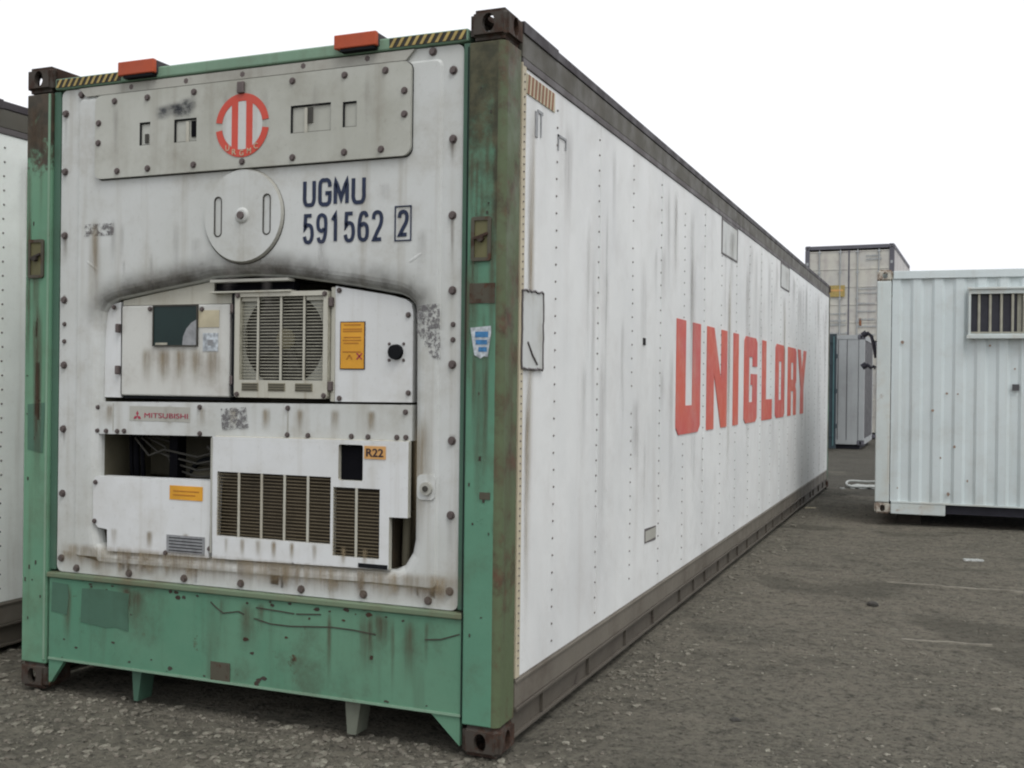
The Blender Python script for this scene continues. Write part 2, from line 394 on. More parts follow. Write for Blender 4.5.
# ------------------------------------------------------------------ corner casting with real holes, shared by all containers
def casting_mesh(mat, name='corner_casting'):
    """178 x 162 x 118 mm block, hollow, origin at its outer corner, body towards -x, +y, +z"""
    def mk(fn):
        bm = bmesh.new(); fn(bm); me = bpy.data.meshes.new('t'); bm.to_mesh(me); bm.free()
        o = bpy.data.objects.new('t', me); COL.objects.link(o); return o
    def cube(bm, c, s, bev=0):
        r = bmesh.ops.create_cube(bm, size=1, matrix=Matrix.Translation(c) @ Matrix.Diagonal((*s, 1)))
        if bev: bmesh.ops.bevel(bm, geom=bm.edges[:], offset=bev, segments=3, affect='EDGES')
    body = mk(lambda bm: cube(bm, (-.081, .089, .059), (.162, .178, .118), .019))
    hole = mk(lambda bm: cube(bm, (-.081, .089, .059), (.112, .128, .074)))
    def oval(bm, c, a, b, ax):
        bmesh.ops.create_cone(bm, cap_ends=True, segments=20, radius1=1, radius2=1, depth=1)
        S = Matrix.Diagonal((a, b, .08, 1))
        R = {'y': Matrix.Rotation(pi/2, 4, 'X'), 'x': Matrix.Rotation(pi/2, 4, 'Y'), 'z': Matrix.Identity(4)}[ax]
        bmesh.ops.transform(bm, matrix=Matrix.Translation(c) @ R @ S, verts=bm.verts)
    cut = [hole, mk(lambda bm: oval(bm, (-.081, 0, .057), .026, .037, 'y')), mk(lambda bm: oval(bm, (0, .089, .057), .037, .026, 'x')),
           mk(lambda bm: oval(bm, (-.081, .089, .118), .032, .055, 'z')), mk(lambda bm: oval(bm, (-.081, .089, 0), .032, .055, 'z')),
           mk(lambda bm: oval(bm, (-.162, .105, .062), .030, .028, 'x'))]
    for c in cut:
        m = body.modifiers.new('b', 'BOOLEAN'); m.object = c; m.operation = 'DIFFERENCE'; m.solver = 'EXACT'
    bpy.context.view_layer.update()
    me = bpy.data.meshes.new_from_object(body.evaluated_get(bpy.context.evaluated_depsgraph_get()))
    for o in [body]+cut: bpy.data.objects.remove(o)
    me.name = name; me.materials.clear(); me.materials.append(mat); return me
def put_castings(root, me, W, L, H, z0=0, only=None, proud=.006):
    for i, (x, y, z) in enumerate([(x, y, z) for x in (0, 1) for y in (0, 1) for z in (0, 1)]):
        if only and i not in only: continue
        o = bpy.data.objects.new('corner_casting', me); COL.objects.link(o); o.parent = root
        o.location = ((-W-proud) if x else proud, (L+proud) if y else -proud, z0+(H+proud if z else 0))
        o.scale = (-1 if x else 1, -1 if y else 1, -1 if z else 1)

W, L, H = 2.438, 12.192, 2.896
cast_rusty = casting_mesh(M['rusty']); cast_white = casting_mesh(M['site_cast']); cast_dark = casting_mesh(M['stack_frame'])

# ================================================================== the ground
def hfun(x, y):
    from mathutils import noise
    k = noise.noise(Vector((x*.35, y*.6, 0)))*.012+noise.noise(Vector((x*1.3, y*3.2, 4)))*.012+noise.noise(Vector((x*5, y*7, 9)))*.007
    fade = max(0., 1-math.hypot(x, y-3)/40)
    return k*fade-.013
def make_ground():
    def axis(lo, a, b, hi, fine):
        r = [a+(b-a)*i/fine for i in range(fine+1)]
        for k in (1, 2, 4, 8, 16, 40, 100, 250, 600):
            if a-k > lo: r.insert(0, a-k)
            if b+k < hi: r.append(b+k)
        return [lo]+r+[hi]
    xs = axis(-900, -4.5, 6.5, 900, 240); ys = axis(-600, -3.6, 16, 1500, 420)
    vs = [(x, y, hfun(x, y)) for y in ys for x in xs]; nx = len(xs)
    fs = [(j*nx+i, j*nx+i+1, (j+1)*nx+i+1, (j+1)*nx+i) for j in range(len(ys)-1) for i in range(nx-1)]
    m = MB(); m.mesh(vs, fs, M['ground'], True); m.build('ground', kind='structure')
make_ground()
def make_gravel():
    from mathutils import noise
    bm = bmesh.new(); bmesh.ops.create_icosphere(bm, subdivisions=1, radius=1)
    bv = [v.co.copy() for v in bm.verts]; bf = [[v.index for v in f.verts] for f in bm.faces]; bm.free()
    m = MB(); rnd = random.Random(3); vs = []; fs = []; cnt = 0
    while cnt < 18000:
        d = 2.2+rnd.random()**1.5*12; a = rnd.uniform(-.98, .16)
        x = 1.59+sin(a)*d; y = -3.8+cos(a)*d
        if -2.43 < x < 0 and y > .1: continue
        if x < -3.05 and y > 0: continue
        dens = (.45 if x < .5 else .22)+noise.noise(Vector((x*.8, y*1.1, 2)))*1.1+(.35 if x < .4 and y < .6 else .06)
        if rnd.random() > dens: continue
        r = (.003+.012*rnd.random()**4)*(1.6 if x < .3 else 1)
        if rnd.random() < .010: r = rnd.uniform(.012, .02)
        z = hfun(x, y)
        q = Matrix.Rotation(rnd.uniform(0, 6.3), 3, 'Z') @ Matrix.Diagonal((rnd.uniform(.8, 1.5), rnd.uniform(.7, 1.1), rnd.uniform(.3, .55)))
        b = len(vs)
        for v in bv:
            p = q @ (v*(r*rnd.uniform(.82, 1.15))); vs.append((x+p.x, y+p.y, z+r*.12+p.z))
        fs += [[i+b for i in f] for f in bf]; cnt += 1
    m.mesh(vs, fs, M['stone']); m.build('gravel', kind='stuff')
make_gravel()

# ================================================================== reefer body shared by the two refrigerated containers
def reefer_body(root, front_posts, post_side, sill, header, post_mats, sheet='side_white'):
    # long sides: right wall with rivet seams
    sd = MB()
    sd.box(-.035, -.004, .215, L-.16, .27, 2.72, M[sheet])
    sd.box(-.030, .001, .172, .214, .27, 2.735, M['strip_cream'], .002)
    k = 0; z = .32
    while z < 2.71: sd.rivet(.192, z, .001, .0042); z += .030
    y = .595
    while y < L-.2:
        z = .335+random.uniform(-.01, .01)
        if y > 6: sd.box(-.005, -.0028, y-.012, y+.012, .275, 2.715, M[sheet])
        while z < 2.70:
            if random.random() > .04: sd.rivet(y+random.uniform(-.003, .003), z, -.004, .0060 if y < 6 else .0064)
            z += .0745
        y += .6125
    for k in range(19):        # faint lap joints of the sheets
        yy = .595+.6125*k+.02
        if k % 2: sd.box(-.005, -.0026, yy, yy+.008, .275, 2.715, M[sheet])
    # rain and rub marks
    rnd = random.Random(11)
    for k in range(40):
        yy = rnd.uniform(.3, 11.8); zz = rnd.uniform(1.2, 2.7); hh = rnd.uniform(.35, 1.4)
        sd.strip_stain(yy, zz, rnd.uniform(.04, .20)*(1+yy*.08), hh, -.0018+.00002*k, M['dirt_stain'], 'x')
    for k in range(22):
        yy = rnd.uniform(2.5, 11.9); sd.strip_stain(yy, 2.70, rnd.uniform(.05, .28), rnd.uniform(.3, 1.1), -.0008+.00002*k, M['dirt_stain'], 'x')
    for y, z, w_, h_, mt in ((3.37, 1.16, .07, .5, 'dirt_stain'), (3.62, 1.14, .08, .55, 'dirt_stain'), (3.30, 1.18, .05, .4, 'dirt_stain'), (4.58, 2.43, .13, 1.9, 'tan_stain'), (1.04, 2.3, .06, .9, 'dirt_stain'),
        (1.9, 1.4, .18, .35, 'dirt_stain'), (2.05, 2.2, .2, .9, 'dirt_stain'), (7.6, 2.44, .15, 1.6, 'tan_stain'), (3.3, 2.35, .25, 1.1, 'dirt_stain'), (5.4, 2.6, .3, 1.2, 'dirt_stain'),
        (8.9, 2.68, .3, .9, 'dirt_stain'), (2.8, 2.7, .12, .8, 'dirt_stain'), (1.0, 1.6, .1, .7, 'dirt_stain'), (.29, 2.7, .10, 2.4, 'tan_stain'), (.27, 1.5, .07, 1.2, 'tan_stain')):
        sd.strip_stain(y, z, w_, h_, .0018+.00007*y, M[mt], 'x')
    sd.build('side_panel', root)
    lf = MB(); lf.box(-W+.004, -W+.035, .16, L-.16, .27, 2.72, M[sheet]); lf.build('side_panel', root)
    # top rails
    for sgn in (1, -1):
        X = (lambda a: a) if sgn == 1 else (lambda a: -W-a)
        t = MB()
        t.box(X(-.06), X(-.001), .175, L-.175, 2.755, 2.852, M['top_rail'], .004)
        t.box(X(-.05), X(.002), .175, L-.175, 2.722, 2.753, M['rail_mid'], .003)
        t.box(X(-.07), X(.003), .175, L-.175, 2.854, 2.894, M['rail_dark'], .003)
        t.box(X(-.02), X(.006), .175, .58, 2.850, 2.899, M['rail_dark'], .003)
        t.build('top_rail', root)
        b = MB()
        b.box(X(-.07), X(-.002), .175, L-.175, .152, .268, M['bottom_rail'], .003)
        b.box(X(-.07), X(.004), .175, L-.175, .250, .262, M['bottom_rail'], .002)
        b.box(X(-.10), X(.006), .175, L-.175, .138, .151, M['bottom_low'], .002)
        b.box(X(-.06), X(-.018), .175, L-.175, .045, .137, M['bottom_low'])
        yy = .5
        while yy < L-.3:
            b.box(X(-.017), X(-.003), yy, yy+.012, .05, .137, M['bottom_low']); yy += rnd.uniform(.3, .7)
        b.box(X(-.10), X(-.004), .175, L-.175, .030, .044, M['bottom_low'], .002)
        b.build('bottom_rail', root)
    r = MB(); r.box(-W+.06, -.06, .1, L-.1, 2.80, 2.85, M['roof']); r.build('roof', root)
    u = MB()
    yy = .5
    while yy < L: u.box(-W+.1, -.1, yy, yy+.05, .05, .20, M['bottom_low']); yy += .6
    u.box(-W+.07, -.07, .06, L-.06, .20, .25, M['bottom_low']); u.build('underframe', root)
    bk = MB(); bk.box(-W+.163, -.163, L-.06, L-.002, .14, 2.77, M['side_white']); bk.box(-W+.163, -.163, L-.1, L, 2.775, 2.88, M['top_rail']); bk.build('rear_door', root)
    # corner posts
    for x0, x1, pm in ((-.160, 0, post_mats[1]), (-W, -W+.160, post_mats[0])):
        outer = 0 if x1 == 0 else -W
        for y0, y1 in ((0, .165), (L-.165, L)):
            p = MB()
            if front_posts and y0 == 0:
                if outer == 0:
                    p.box(-.155, -.030, .0, .10, .12, 2.775, pm, .004)
                    p.tube([(-.030, .030, .12), (-.030, .030, 2.775)], .0295, M['post_edge'], 20, False)
                    p.box(-.03, -.001, .030, .160, .12, 2.775, post_side, .003)
                    p.box(-.185, -.157, .012, .05, .56, 2.78, M['green_dark'], .003)
                    p.bar((-.158, -.001, .14), (-.158, -.001, 2.76), .003, .004, M['seal_and_shadow'], (0, 1, 0))
                else:
                    p.box(-W+.004, -2.285, .0, .10, .12, 2.775, pm, .005)
                    p.box(-W+.002, -W+.03, .102, .16, .12, 2.775, pm)
                    p.box(-2.284, -2.246, .016, .06, .56, 2.78, M['green_dark'], .003)
                    p.box(-2.300, -2.288, -.006, 0, .14, 2.77, M['green_light'], .002)
                ra = random.Random(9 if outer else 19); xl, xr = (-2.42, -2.31) if outer else (-.15, -.04)
                for k in range(14):
                    x = ra.uniform(xl, xr); z = ra.uniform(.3, 2.6); p.box(x, x+ra.uniform(.004, .010), -.0024, -.0006, z, z+ra.uniform(.004, .02), M['scratch'])
                for k in range(13): p.strip_stain(ra.uniform(xl, xr), ra.uniform(1.5, 2.75), ra.uniform(.02, .06), ra.uniform(.3, .9), -.0028-.00003*k, M['rust_stain'])
            else:
                p.box(x0+.002, x1-.002, y0+.002, y1-.002, .12, 2.775, pm, .006)
            p.build('corner_post', root)
    put_castings(root, cast_rusty, W, L, H)

# ================================================================== the main container
root = thing('refrigerated_container', 'long white refrigerated container with green corner posts and sill, cooling unit in its end', 'shipping container')
reefer_body(root, True, M['post_edge'], None, None, (M['post_left'], M['post_right']))

# bottom sill
s = MB()
s.box(-W+.165, -.158, .004, .10, .146, .525, M['green'], .006)
s.box(-W+.160, -.159, -.008, .09, .527, .550, M['sill_top'], .004)
s.box(-W+.170, -.160, -.002, .003, .146, .156, M['green_light'])
s.plate(ccw([(-2.079, .335), (-1.93, .322), (-1.88, .33), (-1.802, .318), (-1.806, .42), (-1.798, .488), (-1.95, .494), (-2.072, .49)]), [], .0015, .0035, M['green_patch'])
s.plate(ccw([(-2.255, .37), (-2.16, .36), (-2.15, .44), (-2.158, .50), (-2.25, .505)]), [], .0015, .0035, M['green_patch'])
s.box(-.155, -.035, -.0015, -.0005, 0, 0, M['green_patch'])
for pts in ([(-1.355, .490), (-1.325, .468), (-1.29, .448), (-1.25, .455), (-1.21, .462), (-1.18, .452)], [(-1.13, .440), (-1.05, .425), (-.95, .424), (-.85, .432), (-.75, .440), (-.65, .438), (-.54, .430)], [(-1.12, .487), (-1.0, .482), (-.93, .478)], [(-.92, .478), (-.80, .487)], [(-.32, .432), (-.25, .440), (-.17, .468)]):
    for (a, b), (c, d) in zip(pts, pts[1:]): s.bar((a, .0025, b), (c, .0025, d), .003, .0045, M['scratch'], (0, 0, 1))
s.box(-1.35, -1.25, -.0005, .0025, .155, .235, M['brown_paint'])
rr = random.Random(5)
for k in range(46):
    x = rr.uniform(-2.2, -.2); z = rr.choice((rr.uniform(.158, .20), rr.uniform(.16, .5), rr.uniform(.49, .52))); a = rr.uniform(.004, .018)
    s.plate(ccw([(x+a*cos(t)*rr.uniform(.5, 1.2), z+a*.6*sin(t)*rr.uniform(.5, 1.2)) for t in [q*pi/3 for q in range(6)]]), [], .0028-.00001*k, .0038, M['rusty' if k % 3 else 'scratch'])
for k in range(16):
    s.strip_stain(rr.uniform(-2.2, -.2), .52, rr.uniform(.02, .12), rr.uniform(.12, .36), .0022-.00003*k, M['rust_stain'])
s.build('bottom_sill', root)
for poly in ([(-W+.168, .02), (-W+.26, .144), (-W+.168, .144)], [(-.290, .143), (-.166, .03), (-.166, .143)]):
    g = MB(); g.plate(ccw(poly), [], .006, .03, M['green']); g.build('gusset', root)
for a, b, d in ((-1.804, -1.748, .10), (-.697, -.622, .10)):
    f = MB(); f.plate([(a+.012, .002), (b-.022, .002), (b, .145), (a, .145)], [], .03, .12, M['foot_grey'] if a > -1 else M['green_dark']); f.build('foot', root)
# header with hazard stripes
h = MB()
h.box(-W+.165, -.165, .006, .09, 2.787, 2.838, M['green_light'], .008, 3)
h.plate([(-W+.165, 2.839), (-W+.31, 2.839), (-W+.165, 2.892)], [], .02, .10, M['rusty'])
h.build('header', root)
for xa, xb in ((-2.262, -1.885), (-.512, -.172)):
    st = MB(); st.box(xa, xb, .0035, .0055, 2.794, 2.832, M['hazard_black'])
    x = xa
    while x < xb-.02:
        st.plate([(x, 2.795), (x+.014, 2.795), (x+.036, 2.831), (x+.022, 2.831)], [], .0015, .003, M['yellow']); x += .034
    st.build('hazard_stripe', root)
for a, b, c, d in ((-1.872, -1.672, 2.792, 2.866), (-.752, -.556, 2.792, 2.862)):
    k = MB(); k.box(a, b, -.030, -.006, c+.012, d, M['block_orange'], .005); k.box(a+.002, b-.002, -.005, .26, c+.014, d-.002, M['rail_dark'], .003); k.box(a+.03, b-.01, -.026, .02, c, c+.011, M['seal_and_shadow'])
    k.build('marker_block', root)

# bolted front frame of the cooling unit
recess = [(-2.006, 1.169), (-2.006, .781), (-1.990, .70), (-1.963, .668), (-1.401, .676), (-.916, .681), (-.48, .690), (-.435, .712), (-.400, .767), (-.390, .82),
          (-.390, 1.216), (-.395, 1.732), (-.402, 1.764), (-.430, 1.790), (-.468, 1.806), (-.691, 1.845), (-.992, 1.888), (-1.184, 1.898), (-1.382, 1.893), (-1.451, 1.878),
          (-1.718, 1.840), (-1.916, 1.809), (-1.962, 1.789), (-1.988, 1.753), (-1.998, 1.671)]
recess = ccw(recess)
lip = offset(recess, .05)
fr = MB()
inner = rounded(-2.137, -.277, .628, 2.735, .03, 3)
fr.plate(rounded(-2.243, -.188, .553, 2.783, .03, 4), [inner], .022, .075, M['front_white'])
inn2 = offset(inner, -.010)
n = len(inner)
for i in range(n):
    j = (i+1) % n; a, b, c, d = inner[i], inner[j], inn2[j], inn2[i]
    fr.face([(a[0], .022, a[1]), (b[0], .022, b[1]), (c[0], .012, c[1]), (d[0], .012, d[1])], M['front_white'], True)
fr.plate(inn2, [lip], .012, .06, M['front_white'])
prev = lip; py = .012
for k in range(1, 6):                                   # rolled lip into the machinery recess
    t = pi/2*k/5; cur = offset(recess, .05*(1-sin(t))); cy = .012+.05*(1-cos(t))
    for i in range(len(lip)):
        j = (i+1) % len(lip)
        fr.face([(prev[i][0], py, prev[i][1]), (prev[j][0], py, prev[j][1]), (cur[j][0], cy, cur[j][1]), (cur[i][0], cy, cur[i][1])], M['front_white'], True)
    prev, py = cur, cy
for i in range(len(lip)):
    j = (i+1) % len(lip)
    fr.face([(prev[i][0], py, prev[i][1]), (prev[j][0], py, prev[j][1]), (prev[j][0], .42, prev[j][1]), (prev[i][0], .42, prev[i][1])], M['inside'])
fr.plate(offset(recess, .01), [], .42, .44, M['inside'])
# exhaust soot along the upper lip
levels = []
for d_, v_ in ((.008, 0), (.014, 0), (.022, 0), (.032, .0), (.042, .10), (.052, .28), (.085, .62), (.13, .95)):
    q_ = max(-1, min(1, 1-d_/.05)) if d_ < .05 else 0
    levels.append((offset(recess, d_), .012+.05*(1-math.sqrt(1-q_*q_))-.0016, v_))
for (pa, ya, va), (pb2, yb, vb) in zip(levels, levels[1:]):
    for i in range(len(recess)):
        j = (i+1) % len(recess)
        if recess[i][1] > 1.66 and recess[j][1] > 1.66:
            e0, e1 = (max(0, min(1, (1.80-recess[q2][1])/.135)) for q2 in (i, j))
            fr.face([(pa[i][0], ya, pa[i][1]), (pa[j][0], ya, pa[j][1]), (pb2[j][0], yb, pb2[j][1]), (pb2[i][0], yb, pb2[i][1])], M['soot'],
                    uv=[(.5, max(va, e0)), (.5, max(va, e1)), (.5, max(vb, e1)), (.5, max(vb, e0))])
# embossed stiffeners
for (ax, az), (bx, bz) in (((-.442, 1.915), (-.331, 1.980)), ((-2.105, 2.005), (-1.985, 1.925))):
    fr.tube([(ax, .026, az), (ax+(bx-ax)*.3, .0265, az+(bz-az)*.3), (ax+(bx-ax)*.7, .0265, az+(bz-az)*.7), (bx, .026, bz)], [.010, .0165, .0165, .010], M['front_white'], 10)
fr.box(-2.12, -.28, .0185, .0215, .632, .641, M['seal_and_shadow'])
# rust and dirt runs
rr = random.Random(21)
for (x, z) in [(-2.218, 2.675), (-2.22, 2.406), (-2.216, 2.114), (-2.217, 1.812), (-2.207, 1.51), (-2.208, 1.214), (-.222, .928), (-.219, 1.222), (-.223, 1.522), (-.226, 1.814), (-.23, 2.11), (-.232, 2.411), (-.233, 2.682)]:
    fr.strip_stain(x, z+.03, rr.uniform(.02, .05), rr.uniform(.06, .32), .0208, M['rust_stain' if rr.random() < .6 else 'dirt_stain'])
for k in range(26):
    fr.strip_stain(rr.uniform(-2.2, -.25), .66+rr.uniform(-.015, .0), rr.uniform(.02, .10), rr.uniform(.05, .1), .0178-.0001*k, M['tan_stain'] if k % 3 else M['rust_stain'])
for k in range(12): fr.strip_stain(-2.1+k*.165, .70, .34, .15, .0176-.00012*k if 0 else .0085-.00012*k, M['tan_stain'])
for x in (-1.83, -1.55, -1.21, -.98, -.93, -.62):
    fr.strip_stain(x, .69, .05, .14, .0100-.0002*abs(x), M['rust_stain'])
for k in range(14):
    fr.strip_stain(rr.uniform(-2.1, -.3), rr.uniform(1.95, 2.35), rr.uniform(.02, .08), rr.uniform(.1, .35), .0098-.0001*k, M['dirt_stain'])
fr.strip_stain(-2.03, 2.2, .10, .55, .0085, M['tan_stain']); fr.strip_stain(-.35, 1.35, .1, .6, .0085, M['tan_stain'])
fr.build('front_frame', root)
bolts = [(-2.124, 2.755), (-2.218, 2.675), (-2.219, 2.406), (-2.217, 2.110), (-2.216, 1.812), (-2.213, 1.51), (-2.213, 1.214), (-2.213, .915), (-2.215, .615), (-2.123, .575),
         (-1.818, .575), (-1.513, .576), (-1.213, .578), (-.909, .579), (-.611, .583), (-.317, .583), (-.223, .628), (-.222, .928), (-.221, 1.222), (-.223, 1.522),
         (-.226, 1.814), (-.23, 2.11), (-.231, 2.411), (-.233, 2.682), (-.324, 2.765), (-.616, 2.765), (-.922, 2.765), (-1.227, 2.760), (-1.525, 2.760), (-1.828, 2.762)]
put_bolts('bolt', bolts, .022, .0128, .013, root)
put_bolts('bolt', [(-2.213, 1.62), (-2.213, 1.70), (-.222, 1.68), (-.222, 1.62)], .022, .008, .009, root)
sl_ = MB(); sl_.plate(rect(-2.246, -.186, .551, 2.785), [rect(-2.10, -.32, .64, 2.0)[::-1]], .080, .10, M['seal_and_shadow']); sl_.build('seal_strip', root)

# header flashing and upper access panel
f2 = MB()
f2.plate([(-2.09, 2.741), (-.44, 2.741), (-.40, 2.781), (-2.13, 2.781)], [], .0095, .02, M['header_grey'])
f2.build('flashing', root)
ports = [(-1.765, -1.705, 2.490, 2.592), (-1.574, -1.453, 2.489, 2.590), (-.971, -.776, 2.483, 2.598), (-.720, -.654, 2.489, 2.593)]
go = MB(); go.plate(rounded(-2.024, -.404, 2.350, 2.735, .037, 5), [], .0105, .0118, M['seal_and_shadow']); go.build('panel_shadow_gap', root)  # black plate edging the access panel, a painted shadow gap
ap = MB()
ap.plate(rounded(-2.020, -.408, 2.355, 2.733, .035, 5), [rect(*p)[::-1] for p in ports], -.006, .011, M['grey_panel'])
for k, (x, z, w0) in enumerate(((-1.64, 2.645, .10), (-1.56, 2.655, .16), (-1.50, 2.67, .12), (-1.52, 2.64, .14))):
    ap.strip_stain(x, z+.02, w0, .08, -.0068-.0002*k, M['smudge'])
for x in (-1.9, -1.30, -1.1, -.85, -.6): ap.strip_stain(x, 2.70, .05, .3, -.0066, M['dirt_stain'])
ap.build('access_panel', root)
for i, p in enumerate(ports):
    q = MB(); x0, x1, z0, z1 = p
    q.box(x0-.004, x1+.004, .0035, .0095, z0-.004, z1+.004, M['grey_panel'])
    q.box(x0, x1, -.004, .003, z1-.006, z1, M['seal_and_shadow']); q.box(x0, x0+.006, -.004, .003, z0, z1-.007, M['seal_and_shadow']); q.box(x1-.003, x1, -.002, .003, z0, z1-.007, M['fan_dark']); q.box(x0+.007, x1-.004, -.002, .003, z0, z0+.003, M['fan_dark'])  # dark strips at top and left are painted shadow of the port recess
    if i == 1: q.box(x0+.062, x0+.078, -.005, .002, z0, z1-.012, M['cream'], .002); q.box(x1-.030, x1-.002, -.003, .002, z0+.02, z1-.012, M['black'])
    if i == 2: q.box(x0+.066, x0+.080, -.005, .002, z0, z1-.012, M['cream'], .002); q.box(x0+.081, x0+.105, -.003, .002, z0+.04, z1-.012, M['fan_dark'])
    if i == 0: q.box(x0+.028, x0+.046, -.003, .002, z0+.01, z0+.05, M['fan_dark'])
    q.build('inspection_port', root)
put_bolts('bolt', [(-1.907, 2.70), (-1.722, 2.70), (-1.468, 2.702), (-1.998, 2.608), (-1.999, 2.518), (-1.889, 2.384), (-1.717, 2.385), (-1.467, 2.385), (-1.212, 2.382), (-.963, 2.702),
             (-.712, 2.702), (-.523, 2.703), (-.436, 2.614), (-.435, 2.52), (-.959, 2.382), (-.710, 2.387), (-.539, 2.387)], -.006, .011, .009, root)
pb = MB(); pb.box(-1.235, -1.200, -.020, -.0065, 2.672, 2.722, M['bolt'], .004); pb.build('latch', root)
# round red emblem: a ring open at both sides with two uprights
em = MB(); cx, cz, R1, R0 = -1.213, 2.537, .136, .104; ey = -.0085
em.plate(circle(cx, cz, .103, 40), [], ey+.001, -.0062, M['front_white'])
for a0_, a1_ in ((8, 172), (188, 352)):
    o_ = [(cx+R1*cos(radians(a0_+(a1_-a0_)*k/28)), cz+R1*sin(radians(a0_+(a1_-a0_)*k/28))) for k in range(29)]
    i_ = [(cx+R0*cos(radians(a0_+(a1_-a0_)*k/28)), cz+R0*sin(radians(a0_+(a1_-a0_)*k/28))) for k in range(29)]
    em.plate(ccw(o_+i_[::-1]), [], ey, ey+.0008, M['logo_red'])
for a, b in ((-.053, -.021), (.021, .053)):
    zz = math.sqrt(R0**2-.05**2)+.012
    em.plate(rect(cx+a, cx+b, cz-zz, cz+zz), [], ey-.0003, ey+.0009, M['logo_red'])
em.build('emblem', root)
for k, ch in enumerate('URGMC'):
    a = radians(-128+k*19); lx_, lz_ = cx+.118*cos(a), cz+.118*sin(a)
    lettering('emblem_letter', ch, lx_-.010, lx_+.010, lz_-.012, lz_+.012, ey-.002, M['hazard_pale'], root)

# round access cover with two grip slots
dc = MB(); cx, cz = -1.212, 2.153
dc.plate(circle(cx+.001, cz-.003, .2055, 48), [], .0108, .0116, M['fan_dark'])  # dark ring shifted down, painted shadow along the lower edge of the cover
slots = [rounded(cx+a-.018, cx+a+.018, cz-.085, cz+.085, .0175, 5) for a in (-.125, .125)]
dc.plate(circle(cx, cz, .196, 48), [s_[::-1] for s_ in slots], -.002, .012, M['front_white'])
ri, ro = circle(cx, cz, .196, 48), circle(cx, cz, .204, 48)
for i in range(48):
    j = (i+1) % 48
    dc.face([(ro[i][0], .0118, ro[i][1]), (ro[j][0], .0118, ro[j][1]), (ri[j][0], -.002, ri[j][1]), (ri[i][0], -.002, ri[i][1])], M['header_grey'], True)
for s_ in slots:
    dc.plate(s_, [], .0015, .011, M['front_white']); dc.tube([(p[0], -.001, p[1]) for p in s_+[s_[0]]], .0035, M['fan_dark'], 6, False)
dc.build('round_cover', root)
hb = MB(); hb.tube([(cx, .0, cz), (cx, -.006, cz), (cx, -.010, cz)], [.036, .033, .024], M['front_white'], 24); hb.tube([(cx, -.008, cz), (cx, -.020, cz)], .016, M['bolt'], 12)
hb.build('hub', root)

GL_ = {'U': [(0, 1), (0, .5), (0, .22), (.16, .03), (.5, 0), (.84, .03), (1, .22), (1, .5), (1, 1)],
 'G': [(1, .72), (.95, .90), (.75, 1), (.5, 1), (.25, 1), (.04, .90), (0, .72), (0, .5), (0, .28), (.04, .10), (.25, 0), (.5, 0), (.75, 0), (.96, .10), (1, .28), (1, .46, 1), (.55, .46)],
 'M': [(0, 0), (0, 1, 1), (.5, .22, 1), (1, 1, 1), (1, 0)],
 '5': [(.92, 1), (.14, 1, 1), (.07, .54, 1), (.28, .63), (.55, .65), (.86, .58), (1, .38), (.98, .20), (.80, .04), (.5, 0), (.18, .04), (0, .22)],
 '9': [(.05, .16), (.20, .03), (.45, 0), (.75, .05), (.94, .28), (1, .55), (1, .72), (.90, .92), (.5, 1), (.12, .93), (0, .72), (.08, .50), (.42, .40), (.70, .44), (.80, .50)],
 '1': [(.12, .78), (.5, 1, 1), (.5, 0)],
 '2': [(.02, .74), (.12, .93), (.5, 1), (.88, .93), (1, .74), (.88, .52), (.5, .28), (.10, .0, 1), (1, 0)]}
GL_['6'] = [(1-p[0], 1-p[1]) for p in GL_['9']]
def stroke_letter(name, ch, x0, x1, z0, z1, w_, y, mat):
    raw = [(x0+w_/2+p[0]*(x1-x0-w_), z0+w_/2+p[1]*(z1-z0-w_)) for p in GL_[ch]]; cor = [len(p) > 2 for p in GL_[ch]]
    pts = []
    for i in range(len(raw)-1):                       # smooth between hard corners
        p1, p2 = Vector(raw[i]), Vector(raw[i+1])
        p0 = Vector(raw[i-1]) if i > 0 and not cor[i] else p1-(p2-p1)
        p3 = Vector(raw[i+2]) if i+2 < len(raw) and not cor[i+1] else p2+(p2-p1)
        for k in range(4):
            t = k/4; pts.append(.5*((2*p1)+(p2-p0)*t+(2*p0-5*p1+4*p2-p3)*t*t+(3*p1-p0-3*p2+p3)*t**3))
    pts.append(Vector(raw[-1])); a, b = [], []
    for i, p in enumerate(pts):
        d1 = (p-pts[i-1]).normalized() if i else (pts[1]-p).normalized(); d2 = (pts[i+1]-p).normalized() if i+1 < len(pts) else d1
        n1, n2 = Vector((-d1.y, d1.x)), Vector((-d2.y, d2.x)); m_ = n1+n2; m_ = m_/max(m_.length_squared/2, .22)
        a.append(p+m_*w_/2); b.append(p-m_*w_/2)
    q = MB()
    for i in range(len(pts)-1): q.face([(v.x, y, v.y) for v in (b[i], b[i+1], a[i+1], a[i])], mat)
    for l in (a, b[::-1]):
        for i in range(len(l)-1): q.face([(l[i].x, y, l[i].y), (l[i+1].x, y, l[i+1].y), (l[i+1].x, y+.0022, l[i+1].y), (l[i].x, y+.0022, l[i].y)], mat)
    q.build(name, root)
for k, ch in enumerate('UGMU'):
    x = (-.916, -.842, -.768, -.683)[k]; stroke_letter('code_letter', ch, x, x+(.062, .064, .072, .066)[k], 2.174, 2.290, .0165, .0092, M['navy'])
for k, ch in enumerate('591562'):
    x = -.915+k*.0655; stroke_letter('code_digit', ch, x, x+.053, 2.020, 2.146, .0155, .0092, M['navy'])
stroke_letter('code_digit', '2', -.469, -.419, 2.034, 2.142, .0155, .0092, M['navy'])
bx = MB(); bx.plate(rect(-.482, -.406, 2.016, 2.158), [rect(-.477, -.411, 2.021, 2.153)[::-1]], .0085, .0118, M['navy']); bx.build('digit_frame', root)
rs = MB()
